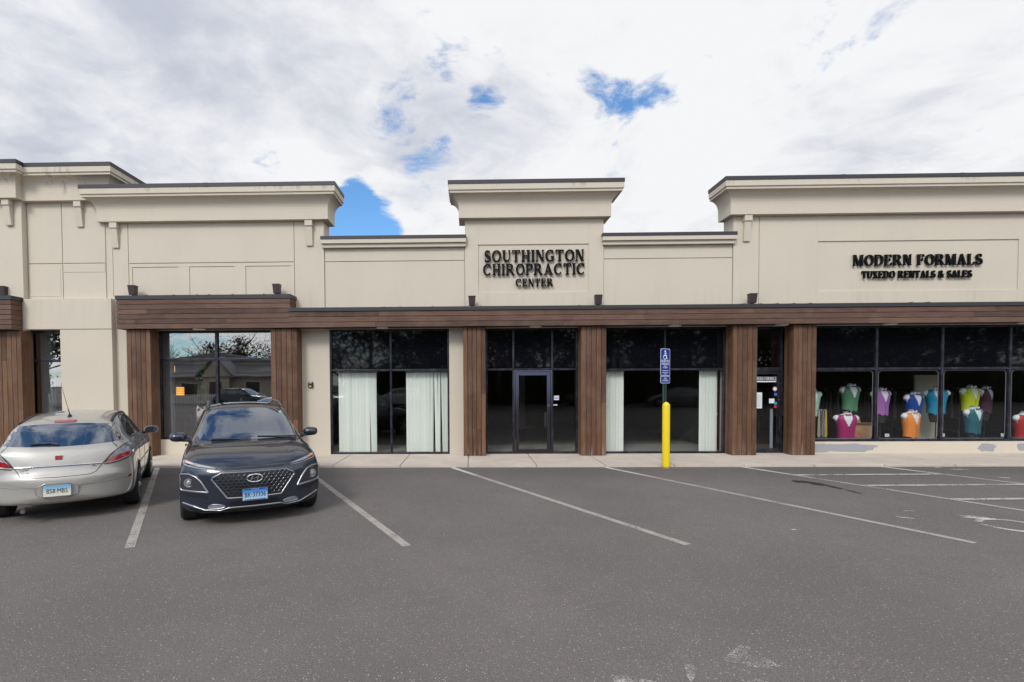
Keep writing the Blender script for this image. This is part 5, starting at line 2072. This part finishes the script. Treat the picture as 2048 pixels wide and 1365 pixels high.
    if detail:
        P('plate_recess', [smooth_poly([(-.245, .545), (.235, .545), (.215, .355), (-.215, .355)], 1)], 'front', m_paint, .010)
        mb = MB()
        sk.line(mb, smooth_poly([(-.25, .55), (.24, .55), (.22, .35), (-.22, .35)], 1), 'front', .005, .008, closed=True)
        mb.build('recess_edge', mat('shaded_silver_lip', (.25, .24, .22), .4, .4, .5), r)
        c_, n_ = sk.hit(0, .45, 'front')
        plate(r, c_.x + .022, .455, '858·MBS', 1, (.20, .42, .62), (.72, .70, .58), mat('plate_ink_dark', (.02, .025, .04), .5))
        p_ = [o for o in r.children if o.name.startswith('licence_plate')][-1]
        # square badge
        c_, n_ = sk.hit(0, .885, 'front')
        x = c_.x + .006
        mb = MB()
        mb.box(x - .01, x + .006, -.042, .042, .850, .922)
        bd = mb.build('badge', M_chrome, r, bevel=.004)
        mb = MB()
        mb.box(x + .0055, x + .009, -.034, .034, .860, .915)
        mb.build('badge_face', mat('badge_red', (.60, .01, .012), .3, 0, 1), bd)
        mb = MB()
        for p in g_stroke(arc(-.034, .852, .060, .055, 85, 10, 8), lambda a, b, t: .008) + g_stroke(arc(.038, .920, .060, .052, 265, 190, 8), lambda a, b, t: .008):
            mb.prism(p, x + .0088, x + .0105, lambda u, v, d: (d, u, v))
        mb.build('badge_line', M_chrome, bd)
        Tm = lambda y, z, x_: Matrix.Translation((x_, y, z)) @ Matrix.Rotation(R(90), 4, 'Z') @ Matrix.Rotation(R(90), 4, 'X')
        for txt, y, z, s_ in (('ASTRA', -.375, .742, .036), ('SATURN', -.36, .700, .026), ('XE', .395, .748, .036)):
            c2, n2_ = sk.hit(y, z, 'front')
            mb = MB()
            mb.add_mesh(text_mesh(txt, s_, .0015), Tm(y, z, c2.x + .012))
            mb.build('lettering', M_chrome, r)
    return r


M_navy = paint('dark_navy_car_paint', (.011, .016, .029), .15, .35)
M_silver = paint('champagne_silver_car_paint', (.405, .38, .34), .30, .42)
aK = R(27.5)
fK, f0 = Vector((math.sin(aK), -math.cos(aK))), Vector((math.sin(R(30)), -math.cos(R(30))))
oK = Vector((-3.9, 8.476)) + f0 * .4 - fK * .4
suv('parked_car', 'dark navy crossover parked nose out beside the silver hatchback', (oK.x, oK.y, 0), math.atan2(fK.y, fK.x), M_navy)
aS = R(29.5)
hatch('parked_car', 'champagne silver hatchback parked tail out at the left edge', (-6.757, 8.603, 0), math.atan2(-math.cos(aS), math.sin(aS)), M_silver)
# cars on the far side of the lot, seen mirrored in the shop glass
M_wcar = paint('white_car_paint', (.72, .73, .75), 0, .3)
M_gcar = paint('grey_car_paint', (.22, .24, .26), .4, .3)
suv('far_parked_car', 'white crossover parked across the lot', (-5.6, -12.2, 0), R(178), M_wcar, False)
hatch('far_parked_car', 'grey hatchback parked across the lot', (15.6, -12.4, 0), R(12), M_gcar, False)
suv('far_parked_car', 'black crossover parked across the lot', (9.2, -12.6, 0), R(176), M_navy, False)
suv('far_parked_car', 'dark crossover parked across the lot near the low building', (-17.5, -12.0, 0), R(4), M_navy, False)
rng = random.Random(11)
for k in range(22):
    x = -9 + k * 2.7 + rng.uniform(-.8, .8)
    place_tree(k % 2, x, (-19.5, -22.5)[k % 2] + rng.uniform(-1, 1), rng.uniform(1.05, 1.35), rng.uniform(0, 6), 'dark leafy tree in the row facing the shops')
for k in range(8):
    place_tree(2, (-36, -31, -27.5, -15, -13, -39, -23, -43)[k], -31 - (k % 3), (1.1, 1.0, 1.15, 1.05, .9, 1.3, .8, 1.2)[k], k * 1.3, 'bare branched tree behind the low building')
for x, y, s in ((-40.5, -21, 1.25), (-43.5, -20, 1.1), (-31, -34, 1.0), (-27, -36, 1.05), (-18.5, -33, .85)):
    place_tree(int(x) % 2, x, y, s, x, 'dark leafy tree beside or behind the low building')
# low bank of ground cover under the trees
mb = MB()
mb.prism([(-18.0, -.1), (-19.5, 1.2), (-23, 3.0), (-28, 3.6), (-34, -.1)], -12, 60, lambda u, v, d: (d, u, v))
tag(mb.build('grassy_bank', mat('dark_grass', (.022, .036, .012), .95)), 'dark grassy bank under the trees across the lot', kind='structure')
mb = MB()
rng = random.Random(21)
for i in range(9000):
    x, y = rng.uniform(-12, 52), -17.2 - abs(rng.gauss(0, 2.2))
    z = rng.uniform(0, 1.6) * min(1, (-17.0 - y) * .8) + max(0, min(3.0, (-18.0 - y) * .7))
    n_ = Vector((rng.gauss(0, 1), rng.gauss(0, 1), rng.gauss(0, 1) + .5)).normalized()
    a_ = n_.orthogonal().normalized() * rng.uniform(.08, .2)
    b__ = n_.cross(a_)
    mb.bm.faces.new([mb.bm.verts.new(Vector((x, y, z + .05)) + q) for q in (a_, b__ * .6, -a_, -b__ * .6)])
tag(mb.build('undergrowth', M_leaf, recalc=False), 'dark undergrowth below the trees across the lot', kind='stuff')
# low tan building with a gable across the lot
r = empty('low_building', (-25, -24, 0), 'low tan building with grey roofs and a gabled porch across the lot', 'building', world_parts=True)
M_tan = mat('tan_render', (.55, .50, .42), .9)
M_roof2 = mat('grey_shingle', (.24, .24, .25), .9)
mb = MB()
mb.box(-38, -17, -28, -23, 0, 3.2)
mb.box(-33, -20, -29, -25.5, 3.2, 4.2)
mb.prism([(-26.5, 2.6), (-24.9, 4.5), (-23.3, 2.6)], -22.2, -23, lambda u, v, d: (u, d, v))
mb.box(-26.3, -23.5, -23, -22.2, 0, 2.6)
mb.build('wall', M_tan, r)
mb = MB()
mb.prism([(-23 + .9, 2.5), (-23 + .9, 2.62), (-25.4, 3.9), (-28.5, 3.3), (-28.5, 3.1)], -38.5, -16.5, lambda u, v, d: (d, u, v))
for s in (-1, 1):
    mb.prism([(-24.9, 4.52), (-24.9, 4.68), (-24.9 + s * 1.95, 2.62), (-24.9 + s * 1.95, 2.46)], -21.9, -24.4, lambda u, v, d: (u, d, v))
mb.prism([(-33.3, 4.2), (-26.5, 5.2), (-19.7, 4.2)], -29.2, -25.3, lambda u, v, d: (u, d, v))
mb.build('roof', M_roof2, r)
for x in (-36.5, -33.5, -30.5, -27.9, -21.6, -19):
    mb = MB()
    mb.box(x - .8, x + .8, -23.06, -22.97, .7, 2.1)
    w = sub(mb.build('window', M_white, r), r)
    mb = MB()
    mb.box(x - .72, x + .72, -23.0, -22.95, .78, 2.02)
    mb.build('pane', M_spandrel, w)
mb = MB()
mb.box(-25.5, -24.3, -22.22, -22.17, 0, 2.1)
mb.build('door', mat('dark_red_door', (.12, .05, .04), .6), r)
r = empty('picket_fence', (-30, -17.5, 0), 'white picket fence in front of the low building', 'fence', world_parts=True)
mb = MB()
for k in range(130):
    x = -44 + k * .2
    mb.box(x, x + .1, -17.52, -17.49, .1, 1.05)
mb.build('picket', M_white, r)
mb = MB()
mb.box(-44, -18, -17.49, -17.45, .3, .38)
mb.box(-44, -18, -17.49, -17.45, .8, .88)
mb.build('rail', M_white, r)
M_bcar = paint('blue_car_paint', (.02, .16, .45), 0, .3)
suv('far_parked_car', 'bright blue car behind the shops, seen through the corner shop', (-13.9, 30.5, 0), R(200), M_bcar, False)
